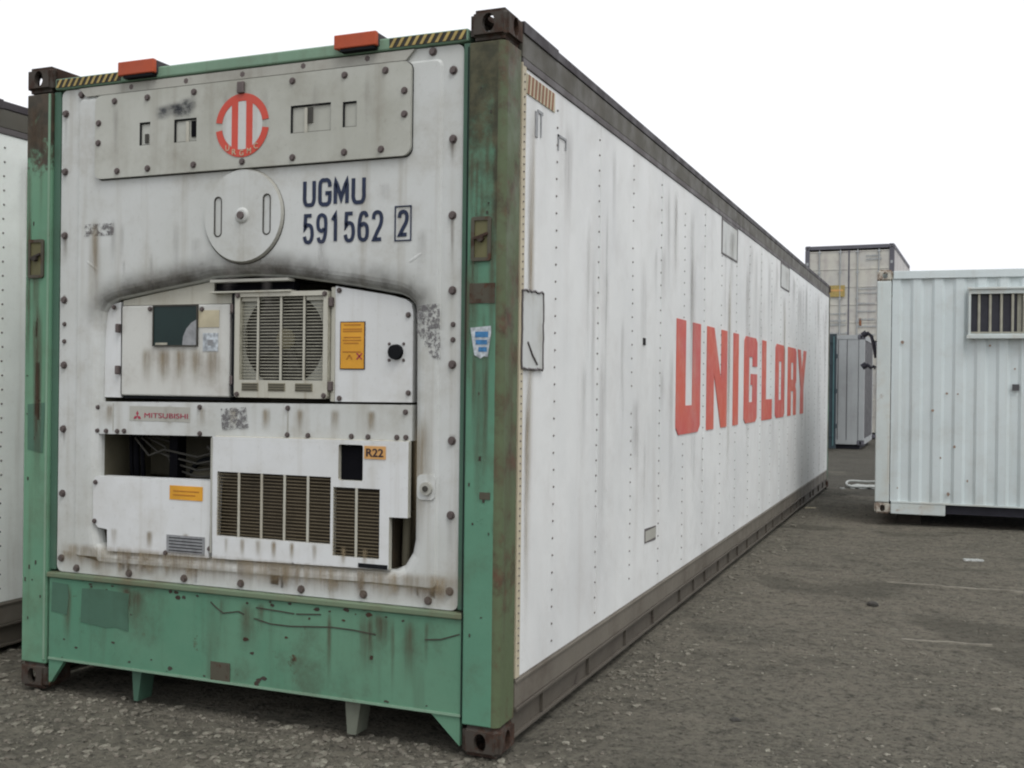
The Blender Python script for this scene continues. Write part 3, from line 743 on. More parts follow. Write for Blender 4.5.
rs.plate(ccw([(-.379, 1.755), (-.277, 1.765), (-.270, 1.536), (-.310, 1.552), (-.378, 1.659)]), [], .0100, .0112, M['residue'])
rs.build('label_residue', root); rs = MB(); rs.plate(rect(-2.09, -1.92, 2.10, 2.155), [], .0098, .0112, M['residue']); rs.build('label_residue', root)
pg = MB(); pg.plate(rounded(-.365, -.285, .985, 1.085, .02, 4), [], .006, .0118, M['front_white']); pg.tube([(-.322, .006, 1.03), (-.322, -.006, 1.03)], .026, M['header_grey'], 18); pg.tube([(-.322, -.0055, 1.03), (-.322, -.012, 1.03)], .012, M['fan_dark'], 8)
pg.build('drain_plug', root)

# ---- inside the recess
cb = MB(); cb.box(-1.90, -1.305, .046, .09, 1.376, 1.781, M['door_white'], .006); cb.box(-1.905, -1.897, .05, .09, 1.38, 1.78, M['seal_and_shadow'])
cb.box(-1.90, -1.31, .06, .10, 1.362, 1.374, M['seal_and_shadow'])
for k in range(5): cb.strip_stain(-1.75+k*.09, 1.60, .09, .2, .0445-.0002*k, M['tan_stain'])
cb.build('control_box', root)
dw = MB(); dw.plate(rect(-1.717, -1.471, 1.597, 1.780), [rect(-1.712, -1.476, 1.602, 1.775)[::-1]], .036, .0455, M['fan_dark'])
dw.box(-1.713, -1.475, .040, .0455, 1.601, 1.776, M['glass'])
arc = [(-1.476, 1.602), (-1.552, 1.602), (-1.548, 1.64), (-1.53, 1.675), (-1.505, 1.70), (-1.476, 1.715)]
dw.plate(ccw(arc), [], .0375, .0395, M['grey_plate']); dw.box(-1.70, -1.635, .0375, .0395, 1.603, 1.613, M['mesh_cream'])
dw.build('display_window', root)
nt_ = MB(); nt_.box(-1.445, -1.365, .0435, .0455, 1.575, 1.655, M['paper']); nt_.box(-1.42, -1.39, .0425, .0433, 1.60, 1.625, M['grey_plate'])
nt_.plate(rect(-1.47, -1.36, 1.68, 1.755), [], .0435, .0455, M['hazard_pale']); nt_.build('notice', root)
ls = MB(); ls.plate(ccw([(-2.003, 1.365), (-1.908, 1.365), (-1.913, 1.800), (-1.962, 1.790), (-1.992, 1.755), (-2.000, 1.69)]), [], .055, .09, M['panel_white'])
ls.build('side_cover', root)
for z in (1.66, 1.47): ls = MB(); ls.box(-1.925, -1.908, .030, .054, z, z+.04, M['bolt'], .004); ls.build('hinge', root)
wd_ = MB(); wd_.plate(ccw([(-1.903, 1.784), (-1.306, 1.784), (-1.306, 1.828), (-1.400, 1.828), (-1.400, 1.884), (-1.470, 1.872), (-1.718, 1.836), (-1.903, 1.806)]), [], .060, .10, M['cream'])
wd_.build('top_cover', root)
hd = MB(); hd.box(-1.385, -.985, .010, .06, 1.872, 1.884, M['header_grey']); hd.box(-1.385, -.985, .055, .10, 1.832, 1.871, M['black']); hd.box(-1.395, -.98, .020, .07, 1.826, 1.834, M['cream'], .002)
hd.build('exhaust_hood', root)
# evaporator fan grille
fb = MB()
fb.plate(rounded(-1.266, -.800, 1.377, 1.828, .012, 2), [rect(-1.240, -.822, 1.452, 1.808)[::-1]], .028, .085, M['cream'], side_mat=M['mesh_cream'])
fb.box(-1.240, -.822, .100, .104, 1.45, 1.81, M['fan_dark'])
fb.box(-1.28, -1.268, .030, .09, 1.38, 1.825, M['seal_and_shadow'])
for x0 in (-1.225, -1.09, -.955): fb.box(x0, x0+.085, .0255, .029, 1.405, 1.440, M['slat'], .001)
for x0 in (-1.225, -1.09, -.955):
    for k in range(3): fb.box(x0+.004, x0+.081, .023, .0252, 1.410+k*.0105, 1.4135+k*.0105, M['fan_dark'])
fb.build('grille_frame', root)
fs = MB(); fs.plate(rect(-1.240, -.822, 1.452, 1.808), [circle(-1.035, 1.628, .202, 36)[::-1]], .060, .0615, M['grey_panel']); fs.build('fan_shroud', root)
fn = MB()
for k in range(8):
    a = 2*pi*k/8+.3; d = Vector((cos(a), 0, sin(a))); t = Vector((-sin(a), 0, cos(a))); c0 = Vector((-1.035, .080, 1.628))
    p = [c0+d*.04-t*.02, c0+d*.19-t*.035, c0+d*.195+t*.045+Vector((0, -.012, 0)), c0+d*.04+t*.022+Vector((0, -.006, 0))]
    fn.mesh(p, [(0, 1, 2, 3)], M['fan_dark'])
fn.tube([(-1.035, .086, 1.628), (-1.035, .066, 1.628), (-1.035, .062, 1.628)], [.046, .044, .03], M['fan_hub'], 20)
fn.build('fan', root)
gl = MB()
for a, b, zt in ((-1.237, -1.157, 1.786), (-1.146, -1.042, 1.806), (-1.029, -.925, 1.806), (-.914, -.825, 1.786)):
    z = 1.462
    while z < zt: gl.bar((a, .046, z), (b, .046, z), .0045, .0034, M['mesh_cream']); z += .0135
for x in (-1.151, -1.035, -.920): gl.box(x-.0048, x+.0048, .034, .040, 1.452, 1.808, M['cream'], .001)
for a, b in ((-1.238, -1.158), (-.912, -.824)): gl.box(a, b, .040, .058, 1.790, 1.806, M['cream'])
gl.build('fan_grille', root)
es = MB(); es.box(-.797, -.776, .048, .09, 1.366, 1.842, M['cream'], .003); es.build('hinge_strip', root)
for x0, x1, z in ((-.800, -.782, 1.78), (-.800, -.782, 1.43), (-1.292, -1.276, 1.76), (-1.292, -1.276, 1.45)):
    es = MB(); es.box(x0, x1, .028, .060, z-.02, z+.02, M['bolt'], .004); es.build('hinge', root)
rp = MB(); rp.plate(ccw([(-.772, 1.366), (-.412, 1.369), (-.412, 1.730), (-.420, 1.768), (-.448, 1.786), (-.52, 1.804), (-.775, 1.846)]), [], .046, .09, M['panel_white']); rp.build('right_cover', root)
op = MB(); op.plate(rect(-.749, -.631, 1.500, 1.698), [], .0430, .0458, M['dark_text']); op.plate(rect(-.745, -.635, 1.504, 1.694), [], .0415, .0428, M['orange'])
for z, a, b in ((1.682, -.73, -.65), (1.664, -.735, -.645), (1.655, -.735, -.645), (1.630, -.73, -.65), (1.618, -.735, -.648), (1.606, -.73, -.66), (1.570, -.735, -.65)):
    op.box(a, b, .0405, .0413, z, z+.005, M['orange_text'])
op.bar((-.668, .0405, 1.542), (-.643, .0405, 1.567), .001, .005, M['magenta_red'], (0, 0, 1)); op.bar((-.668, .0405, 1.567), (-.643, .0405, 1.542), .001, .005, M['magenta_red'], (0, 0, 1))
op.bar((-.715, .0405, 1.542), (-.703, .0405, 1.56), .001, .005, M['orange_text'], (0, 0, 1)); op.bar((-.703, .0405, 1.56), (-.690, .0405, 1.542), .001, .005, M['orange_text'], (0, 0, 1))
op.build('warning_label', root)
sk = MB(); sk.tube([(-.486, .046, 1.572), (-.486, .026, 1.572)], [.032, .030], M['seal_and_shadow'], 22)
for a, b in ((-.033, .033), (.033, .033), (-.033, -.033), (.033, -.033)): sk.bolt(-.486+a, 1.572+b, .046, .005, h=.005)
sk.build('socket', root)
bd = MB(); bd.plate(ccw([(-2.028, 1.344), (-2.026, 1.197), (-.403, 1.215), (-.404, 1.359), (-1.0, 1.354)]), [], .032, .09, M['front_white'])
bd.box(-.995, -.989, .0305, .0315, 1.225, 1.335, M['header_grey']); bd.box(-1.932, -1.927, .0305, .0315, 1.21, 1.34, M['header_grey'])
for k in range(9): bd.strip_stain(-1.95+k*.17, 1.34, .06, .12, .0314-.0001*k, M['tan_stain'])
bd.build('middle_cover', root)
r1 = MB(); r1.plate(ccw([(-1.335, 1.325), (-1.205, 1.335), (-1.19, 1.245), (-1.325, 1.232)]), [], .0285, .0315, M['residue']); r1.build('label_residue', root)
lg = MB(); lg.plate(rect(-1.835, -1.500, 1.262, 1.328), [], .0306, .0318, M['header_grey'])
lg.build('maker_plate', root)
lettering('maker_plate_writing', 'MITSUBISHI', -1.750, -1.510, 1.277, 1.299, .0295, M['magenta_red'], root, 0)
tri = MB(); c0 = Vector((-1.790, 1.283))
for a in (90, 210, 330):
    d = Vector((cos(radians(a)), sin(radians(a)))); t1 = Vector((cos(radians(a+30)), sin(radians(a+30)))); t2 = Vector((cos(radians(a-30)), sin(radians(a-30))))
    r_ = .014; tri.plate(ccw([tuple(c0), tuple(c0+t2*r_), tuple(c0+(t1+t2)*r_), tuple(c0+t1*r_)]), [], .0290, .0304, M['magenta_red'])
tri.build('maker_emblem', root)
# dark compressor bay left
dk = MB(); dk.box(-1.995, -1.37, .36, .38, .99, 1.20, M['inside'])
for x, r in ((-1.90, .014), (-1.865, .010), (-1.93, .009)): dk.tube([(x, .16, .99), (x+.012, .14, 1.08), (x, .15, 1.20)], r, M['black'], 8)
dk.box(-1.70, -1.655, .14, .2, .98, 1.2, M['black'])
for k in range(4): dk.tube([(-1.88+.02*k, .12+.02*k, 1.18), (-1.80+.03*k, .12+.02*k, 1.10+.02*k), (-1.72, .13+.02*k, 1.13-.03*k), (-1.55, .15, 1.10-.03*k), (-1.40, .15, 1.14-.04*k)], .0055, M['fan_dark'], 7)
dk.tube([(-1.62, .24, 1.0), (-1.40, .24, 1.0)], .055, M['inside'], 20)
dk.tube([(-1.62+.11*(1-cos(t/10*pi)), .2, 1.02+.07*sin(t/10*pi)) for t in range(11)], .012, M['seal_and_shadow'], 8)
dk.tube([(-1.50, .16, 1.15), (-1.44, .15, 1.11), (-1.39, .15, 1.02)], .010, M['fan_dark'], 8)
dk.build('pipework', root)
lc = MB(); lc.plate(ccw([(-2.026, .985), (-2.024, .798), (-1.994, .772), (-1.942, .766), (-1.940, .668), (-1.378, .676), (-1.366, 1.010), (-2.010, 1.004)]), [], .014, .09, M['panel_white'])
for k in range(3): lc.strip_stain(-1.9+k*.2, .78, .05, .1, .0132, M['tan_stain'])
lc.build('compressor_cover', root)
lo = MB(); lo.plate(rect(-1.590, -1.412, .921, .983), [], .0115, .0135, M['orange']); lo.box(-1.57, -1.43, .0105, .0113, .957, .962, M['orange_text']); lo.box(-1.57, -1.45, .0105, .0113, .940, .945, M['orange_text']); lo.build('caution_sticker', root)
lp = MB(); lp.plate(rect(-1.604, -1.398, .684, .765), [], .0110, .0135, M['grey_plate'])
for k in range(5): lp.box(-1.59, -1.41, .0100, .0108, .695+k*.014, .699+k*.014, M['seal_and_shadow'])
lp.build('data_plate', root)
g1, g2, sq = rect(-1.334, -.765, .778, 1.055), rect(-.753, -.535, .733, 1.016), rounded(-.730, -.615, 1.045, 1.192, .008, 2)
rc = MB(); rc.plate(ccw([(-1.363, 1.205), (-1.356, .678), (-.491, .693), (-.491, .906), (-.407, .907), (-.407, 1.213)]), [g1[::-1], g2[::-1], sq[::-1]], .010, .035, M['panel_white'], side_mat=M['cream'])
rc.box(-.628, -.495, .004, .009, .695, .712, M['seal_and_shadow'])
for x in (-1.28, -1.2, -1.12, -1.04, -.95, -.84, -.7, -.6): rc.strip_stain(x, .78, .035, .10, .0092, M['tan_stain'])
rc.mesh([(-1.36, .0098, 1.193), (-.408, .0098, 1.198), (-.408, .030, 1.216), (-1.36, .030, 1.208)], [(0, 1, 2, 3)], M['cream'])
rc.box(-1.366, -1.360, .005, .012, .70, 1.20, M['header_grey'])
rc.build('condenser_cover', root)
bb = MB(); bb.box(-.492, -.400, .20, .24, .69, .91, M['inside']); bb.box(-1.35, -.50, .075, .14, .69, 1.20, M['coil'])
bb.tube([(-.46, .10, .70), (-.455, .10, .9)], .018, M['inside'], 10); bb.build('inner_bracket', root)
for (x0, x1, z0, z1), divs in (((-1.334, -.765, .778, 1.055), (-1.222, -1.106, -.991, -.876)), ((-.753, -.535, .733, 1.016), (-.644,))):
    gm = MB(); z = z0+.010
    while z < z1-.010: gm.bar((x0, .019, z), (x1, .019, z), .005, .0029, M['slat_dark']); z += .0142
    for x in divs: gm.box(x-.0055, x+.0055, .0105, .015, z0, z1, M['cream'], .001)
    gm.build('condenser_grille', root)
cf = MB()
for cx_ in (-.93, ):
    for k in range(24):
        a = pi*k/24; cf.bar((cx_+.10*cos(a), .20, .86+.10*sin(a)), (cx_+.10*cos(a+pi/24), .20, .86+.10*sin(a+pi/24)), .012, .012, M['slat'])
cf.build('condenser_coil', root)
sg = MB(); sg.box(-.728, -.617, .030, .035, 1.047, 1.190, M['black']); sg.build('sight_glass', root)
r22 = MB(); r22.plate(rect(-.608, -.509, 1.137, 1.190), [], .0072, .0095, M['orange_pale']); r22.build('refrigerant_sticker', root)
lettering('refrigerant_writing', 'R22', -.598, -.519, 1.147, 1.180, .0060, M['dark_text'], root, .015)
put_bolts('bolt', [(-2.019, 1.319), (-2.02, 1.212), (-1.968, 1.211), (-1.904, 1.212), (-1.864, 1.214), (-1.447, 1.330), (-1.445, 1.214), (-.992, 1.335), (-.993, 1.222), (-.891, 1.222),
    (-.682, 1.225), (-.604, 1.225), (-.471, 1.227), (-.43, 1.228), (-.433, 1.33)], .031, .0085, .009, root)
put_bolts('bolt', [(-2.01, .977), (-1.372, .717), (-2.013, .800), (-1.609, .683)], .013, .0085, .009, root)
put_bolts('bolt', [(-.756, 1.828), (-.433, 1.722), (-.429, 1.407), (-.750, 1.380), (-1.944, 1.776), (-1.737, 1.765), (-1.452, 1.760)], .045, .0085, .009, root)
put_bolts('bolt', [(-1.25, 1.814), (-.815, 1.814), (-1.25, 1.39), (-.815, 1.39)], .0275, .0085, .009, root)

# ---- fittings on the posts
for x0, x1, z0, z1 in ((-2.412, -2.318, 1.916, 2.095), (-.136, -.052, 1.923, 2.095)):
    q = MB(); q.plate(rounded(x0, x1, z0, z1, .01, 2), [rect(x0+.014, x1-.014, z0+.014, z1-.014)[::-1]], -.010, -.001, M['brown_paint'])
    q.box(x0+.014, x1-.014, -.004, -.001, z0+.014, z1-.014, M['olive'])
    q.tube([((x0+x1)/2, -.002, (z0+z1)/2), ((x0+x1)/2, -.022, (z0+z1)/2)], .013, M['rusty'], 10)
    q.bar(((x0+x1)/2-.03, -.012, (z0+z1)/2), ((x0+x1)/2+.03, -.012, (z0+z1)/2+.02), .01, .01, M['rusty']); q.build('lashing_bracket', root)
q = MB(); q.box(-.142, -.034, -.003, -.0008, 1.760, 1.838, M['brown_paint']); q.build('paint_patch', root)
q = MB(); q.plate(ccw([(-2.408, 1.113), (-2.315, 1.10), (-2.303, 1.335), (-2.41, 1.325)]), [], -.0022, -.0005, M['green_patch']); q.build('paint_patch', root)
q = MB(); q.box(-.09, -.045, -.003, -.0008, 1.000, 1.028, M['brown_paint']); q.build('paint_patch', root)
rr = random.Random(9)
sk = MB(); pts = [(-.136, 1.665), (-.050, 1.672), (-.048, 1.645), (-.062, 1.552), (-.078, 1.555), (-.092, 1.545), (-.118, 1.560)]
sk.plate(ccw(pts), [], -.0040, -.0012, M['paper']); 
for x0, z0, a, b in ((-.115, 1.628, .055, .022), (-.112, 1.600, .048, .018), (-.100, 1.572, .035, .018)): sk.box(x0, x0+a, -.0050, -.0042, z0, z0+b, M['blue_ink'])
sk.build('torn_sticker', root)

# ---- side markings
UN = {
 'U': ([(0, 1), (0, .06), (.1, 0), (.9, 0), (1, .06), (1, 1), (.66, 1), (.66, .25), (.36, .25), (.36, 1)], []),
 'N': ([(0, 0), (.33, 0), (.33, .56), (.70, 0), (1, 0), (1, 1), (.70, 1), (.70, .46), (.33, 1), (0, 1)], []),
 'I': ([(0, 0), (1, 0), (1, 1), (0, 1)], []),
 'G': ([(.12, 0), (.88, 0), (1, .05), (1, .57), (.5, .57), (.5, .44), (.64, .44), (.64, .24), (.36, .24), (.36, .77), (.64, .77), (.64, .66), (1, .66), (1, .95), (.88, 1), (.12, 1), (0, .95), (0, .05)], []),
 'L': ([(0, 0), (1, 0), (1, .26), (.38, .26), (.38, 1), (0, 1)], []),
 'O': ([(.12, 0), (.88, 0), (1, .05), (1, .95), (.88, 1), (.12, 1), (0, .95), (0, .05)], [[(.36, .24), (.36, .77), (.64, .77), (.64, .24)]]),
 'R': ([(0, 0), (.36, 0), (.36, .36), (.66, .36), (.66, 0), (1, 0), (1, .37), (.88, .44), (1, .51), (1, .95), (.88, 1), (0, 1)], [[(.36, .53), (.36, .78), (.64, .78), (.64, .53)]]),
 'Y': ([(.33, 0), (.67, 0), (.67, .42), (1, 1), (.67, 1), (.5, .64), (.33, 1), (0, 1), (.33, .42)], [])}
spans = [(2.843, 3.544), (3.762, 4.503), (4.769, 4.992), (5.26, 5.913), (6.191, 6.793), (7.007, 7.649), (7.898, 8.571), (8.690, 9.480)]
ZL, ZH = 1.133, 1.872
for ch, (a, b) in zip('UNIGLORY', spans):
    o_, hs_ = UN[ch]; m_ = MB(); T = lambda p: (a+p[0]*(b-a), ZL+p[1]*(ZH-ZL))
    m_.plate([T(p) for p in o_], [[T(p) for p in h_] for h_ in hs_], .0016, -.0035, M['red'], 'x'); m_.build('side_letter', root)
sm = MB()
def sbox(pts, t, mat): sm.plate(ccw(pts), [], t, -.0035, M[mat], 'x')
def nxt(name):
    global sm
    sm.build(name, root); sm = MB()
sbox([(2.047, 1.674), (2.095, 1.674), (2.095, 1.714), (2.047, 1.714)], .001, 'seal_and_shadow'); nxt('drain_hole')
sbox([(2.131, .548), (2.377, .540), (2.379, .622), (2.131, .630)], -.0005, 'rail_mid'); 
sm.plate(rect(2.14, 2.37, .555, .615), [], .0006, -.0004, M['header_grey'], 'x'); nxt('data_plate')
sbox([(.222, 2.622), (.553, 2.622), (.553, 2.703), (.222, 2.703)], 0, 'hazard_pale')
y = .228
while y < .53: sm.plate([(y, 2.623), (y+.02, 2.623), (y+.032, 2.702), (y+.012, 2.702)], [], .0012, .0002, M['hazard_rust'], 'x'); y += .040
nxt('hazard_stripe')
for a, b, c, d in ((.323, .35, 2.470, 2.575), (.385, .395, 2.48, 2.58), (.35, .41, 2.575, 2.587), (.60, .70, 2.53, 2.54), (.60, .61, 2.47, 2.54), (.70, .71, 2.49, 2.54)):
    sbox([(a, c), (b, c), (b, d), (a, d)], .0004+a*.001, 'grey_plate')
    if b in (.41, .71): nxt('stencil_mark')
# welded patch plate and hatches
wp = MB(); wp.box(-.003, .004, .188, .428, 1.512, 1.828, M['front_white'], .002)
P = [(.188, 1.512), (.428, 1.508), (.428, 1.832), (.188, 1.825)]
for i in range(4):
    (a, b), (c, d) = P[i], P[(i+1) % 4]; pts = []
    for k in range(13):
        t = k/12; pts.append((.005, a+(c-a)*t+rr.uniform(-.004, .004), b+(d-b)*t+rr.uniform(-.004, .004)))
    wp.tube(pts, .0046, M['rail_mid'], 6)
wp.tube([(.006, .25, 1.62), (.007, .30, 1.57), (.006, .36, 1.53)], .004, M['rail_mid'], 5)
wp.build('welded_patch', root)
for a, b, c, d in ((4.245, 4.890, 2.442, 2.720), (7.30, 7.93, 2.455, 2.720)):
    q = MB(); q.plate(rect(a, b, c, d), [rect(a+.02, b-.02, c+.012, d-.02)[::-1]], .0015, -.0035, M['rail_mid'], 'x'); q.plate(rect(a+.02, b-.02, c+.012, d-.02), [], -.0008, -.003, M['front_white'], 'x')
    q.strip_stain((a+b)/2+.1, d-.05, .3, .2, .0012, M['dirt_stain'], 'x'); q.build('side_hatch', root)

# ================================================================== neighbouring white reefer at the left edge
left = thing('refrigerated_container', 'weathered white refrigerated container at the left edge, its riveted side beside the green corner post', 'shipping container', (-3.0, -.205, 0))
reefer_body(left, False, M['side_white'], None, None, (M['front_white'], M['front_white']), 'side_left')
d_ = MB(); d_.box(-W+.163, -.163, .02, .06, .16, 2.77, M['front_white'], .005); d_.box(-W+.163, -.163, .0, .05, .06, .155, M['bottom_low']); d_.box(-W+.163, -.163, .0, .05, 2.775, 2.88, M['top_rail'])
d_.build('front_wall', left)
for x in (-2.0, -1.5, -.95, -.45):
    q = MB(); q.tube([(x, 0, .2), (x, 0, 2.75)], .016, M['bolt'], 10); q.build('lock_rod', left)

# ================================================================== site container with the barred window
SL, SW, SH = 6.058, 2.438, 2.58
RZ = radians(2.6)
site = thing('site_container', 'pale white corrugated site container with a barred window, raised off the dirt on the right', 'site container', (.872, 8.20, .116), RZ)
# here local x runs along the long wall to the right, y into the depth
def corr_profile(x0, x1, pitch, depth):
    pts = []; x = x0
    while x < x1-.001:
        for dx, dd in ((0, 0), (.36*pitch, 0), (.50*pitch, depth), (.86*pitch, depth)):
            if x+dx <= x1: pts.append((x+dx, dd))
        x += pitch
    pts.append((x1, 0)); return pts
wx0, wx1, wz0, wz1 = .92, 1.86, 1.90, 2.31      # opening of the window
cw = MB(); prof = corr_profile(.155, SL-.155, .2085, .021)
def wall_strip(p, za, zb):
    for (a, da), (b, db) in zip(p, p[1:]):
        cw.face([(a, .015+da, za), (b, .015+db, za), (b, .015+db, zb), (a, .015+da, zb)], M['site_white'])
def clip(p, a, b):
    out = []
    for (x0, d0), (x1, d1) in zip(p, p[1:]):
        if x1 <= a or x0 >= b: continue
        t = lambda x: d0+(d1-d0)*(x-x0)/(x1-x0)
        s0, s1 = max(x0, a), min(x1, b)
        if not out: out.append((s0, t(s0)))
        out.append((s1, t(s1)))
    return out
wall_strip(clip(prof, 0, wx0), .135, 2.478); wall_strip(clip(prof, wx1, 9), .135, 2.478)
wall_strip(clip(prof, wx0, wx1), .135, wz0); wall_strip(clip(prof, wx0, wx1), wz1, 2.478)
rr = random.Random(4)
for k in range(26):
    x = rr.uniform(.2, 3.2); z = rr.uniform(.2, 1.9); r = rr.uniform(.006, .018)
    cw.plate([(x+r*cos(t)*rr.uniform(.7, 1.2), z+r*1.2*sin(t)*rr.uniform(.7, 1.2)) for t in [k2*pi/4 for k2 in range(8)]], [], .012, .0135, M['site_spot'])
cw.build('corrugated_wall', site)
fw = MB(); fw.plate(rect(wx0-.022, wx1+.03, wz0-.04, wz1+.06), [rect(wx0, wx1, wz0, wz1)[::-1]], -.035, .02, M['site_post'])
fw.box(wx0-.035, wx1+.035, -.055, -.0352, wz1+.045, wz1+.066, M['site_post'], .003); fw.box(wx0-.04, wx1+.04, -.062, -.0355, wz0-.052, wz0-.012, M['site_post'], .003)
fw.plate(rect(wx0, wx1, wz0, wz1), [], .055, .06, M['window_dark']); fw.box(1.36, 1.40, .02, .05, wz0, wz1, M['bars'])
w_ = fw.build('window', site)
bb = MB(); x = wx0+.078
while x < wx1-.03:
    bb.tube([(x, -.012, wz0), (x, -.012, wz1)], .0135, M['bars'], 8); x += .105
bb.box(wx0, wx1, -.0255, -.0025, wz0+.004, wz0+.018, M['bars']); bb.build('window_bars', w_)
rl = MB(); rl.box(.165, SL-.165, .0, .06, 2.480, 2.565, M['site_white'], .006); rl.build('top_rail', site)
rl = MB(); rl.box(.165, SL-.165, .0, .05, .118, .134, M['site_post'], .002); rl.box(.163, .70, .004, .045, .002, .117, M['site_post'], .006); rl.box(SL-.70, SL-.163, .004, .045, .002, .117, M['site_post'], .006)
rl.box(.165, SL-.165, .055, .06, .02, .117, M['site_under']); rl.build('bottom_rail', site)
for x0 in (0, SL-.150):
    for y0 in (0, SW-.150):
        p = MB(); p.box(x0+.003, x0+.147, y0+.003, y0+.147, .119, 2.462, M['site_post'], .010); p.build('corner_post', site)
ew = MB(); ew.box(.02, .05, .152, SW-.152, .12, 2.5, M['site_white']); ew.box(SL-.05, SL-.02, .152, SW-.152, .12, 2.5, M['site_white']); ew.box(.155, SL-.155, SW-.05, SW-.02, .12, 2.5, M['site_white']); ew.build('end_wall', site)
rf = MB(); rf.box(.02, SL-.02, .062, SW-.02, 2.50, 2.545, M['site_white']); rf.build('roof', site)
fl = MB(); fl.box(.1, SL-.1, .062, SW-.05, .03, .117, M['site_under']); fl.build('underframe', site)
cm = cast_white
for x, sx in ((0, -1), (SL, 1)):
    for y, sy in ((0, 1), (SW, -1)):
        for z, sz in ((0, 1), (SH, -1)):
            o = bpy.data.objects.new('corner_casting', cm); COL.objects.link(o); o.parent = site; o.location = (x, y, z); o.scale = (sx, sy, sz)
sb = MB(); sb.box(1.320, 1.385, .004, .0145, 1.318, 1.383, M['cladding_dark']); sb.build('sticker', site)
for z0 in (1.90, 1.56):
    pb_ = MB(); pb_.tube([(-.003, .12, z0-.25 if z0 > 1.8 else z0-.02), (-.03, .12, z0-.1 if z0 > 1.8 else z0), (-.05, .12, z0-.02), (-.09, .12, z0+.02), (-.13, .12, z0)], .018, M['pipe'], 10)
    pb_.tube([(-.145, .12, z0-.012), (-.100, .12, z0+.02)], .034, M['pipe'], 12); pb_.build('pipe_elbow', site)
def local(o, x, y, z=0): return tuple(Matrix.Translation(o.location) @ Matrix.Rotation(o.rotation_euler.z, 4, 'Z') @ Vector((x, y, z)))
for nm, px in (('near its left end', .35), ('near its right end', 5.5)):
    p = local(site, px, .25); t = MB(); t.box(-.12, .12, 0, 2.0, -.02, .116, M['timber'], .006); o = t.build('timber_sleeper')
    o.location = (p[0], p[1], 0); o.rotation_euler.z = RZ
    tag(o, 'dark timber sleeper in the shadow beneath the barred-window container, '+nm, 'sleeper', 'sleepers under the site container')

# ================================================================== background containers
def door_end(root_, W_, z0, z1, mat, fm, ribs=True):
    """two door leaves with frames, lock rods and gaskets, front faces -y"""
    for side in (0, 1):
        xa, xb = (-W_+.06, -W_/2-.008) if side == 0 else (-W_/2+.008, -.06)
        d = MB(); d.box(xa, xb, .03, .07, z0+.06, z1-.06, mat, .004)
        hh = (z1-z0-.16)/5
        for k in range(6):
            z = z0+.08+hh*k-.01; d.box(xa+.02, xb-.02, .018, .029, z, z+.028, mat, .003)
        for z in (z0+.35, z0+1.2, z1-.45):
            xh = xa-.02 if side == 0 else xb-.04
            d.box(xh, xh+.06, .0, .029, z, z+.08, fm)
        dd = d.build('door', root_)
        for f in (.30, .80) if side == 0 else (.20, .70):
            x = xa+(xb-xa)*f; r = MB(); r.tube([(x, .0, z0+.03), (x, .0, z1-.03)], .017, fm, 8)
            for z in (z0+.10, z0+.6, z0+1.25, z1-.7, z1-.12): r.box(x-.04, x+.04, -.012, .012, z, z+.05, fm)
            r.build('lock_rod', dd)
def plain_box(root_, W_, L_, H_, wall, frame, cast, corr=True, z0=0):
    for xs, sg in ((0, 1), (-W_, -1)):
        m_ = MB()
        if corr:
            p = corr_profile(.16, L_-.16, .278, .036); 
            for (a, da), (b, db) in zip(p, p[1:]): m_.face([(xs-sg*(.01+da), a, .15), (xs-sg*(.01+db), b, .15), (xs-sg*(.01+db), b, H_-.12), (xs-sg*(.01+da), a, H_-.12)], wall)
        else: m_.box(xs-sg*.01, xs-sg*.04, .16, L_-.16, .15, H_-.12, wall)
        m_.build('side_wall', root_)
        r = MB(); r.box(xs, xs-sg*.06, .17, L_-.17, H_-.12, H_-.01, frame); r.build('top_rail', root_)
        r = MB(); r.box(xs, xs-sg*.06, .17, L_-.17, .02, .15, frame); r.build('bottom_rail', root_)
    for x0 in (-.13, -W_):
        for y0 in (.003, L_-.133):
            p = MB(); p.box(x0+.002, x0+.128, y0, y0+.13, .12, H_-.12, frame, .004); p.build('corner_post', root_)
    r = MB(); r.box(-W_+.06, -.06, .05, L_-.05, H_-.07, H_-.04, wall); r.build('roof', root_)
    e = MB(); e.box(-W_+.13, -.13, L_-.04, L_-.01, .02, H_-.02, wall); e.build('rear_wall', root_)
    e = MB(); e.box(-W_+.16, -.16, .01, .07, H_-.11, H_-.01, frame); e.build('door_header', root_)
    e = MB(); e.box(-W_+.16, -.16, .01, .07, .02, .12, frame); e.build('door_sill', root_)
    put_castings(root_, cast, W_, L_, H_, proud=.002)
SX, SY, SR = .139, 28.0, radians(-2)
low = thing('shipping_container', 'cream shipping container mostly hidden, carrying the taller grimy one in the background', 'shipping container', (SX, SY, 0), SR)
plain_box(low, W, 6.058, 2.591, M['stack_side'], M['stack_frame'], cast_dark); door_end(low, W, .1, 2.49, M['stack_cream'], M['cladding'])
upc = thing('shipping_container', 'grimy cream shipping container with dark top frame, yellow door label, highest in the background stack', 'shipping container', (SX, SY, 2.593), SR)
plain_box(upc, W, 6.058, 2.896, M['stack_side'], M['stack_frame'], cast_dark); door_end(upc, W, .1, 2.79, M['stack_cream'], M['cladding'])
yl = MB(); yl.box(-1.75, -1.32, -.012, -.006, 1.42, 1.75, M['yellow']); yl.box(-1.70, -1.37, -.015, -.013, 1.58, 1.63, M['orange_pale']); yl.build('yellow_label', upc)
wr = MB(); rr = random.Random(8)
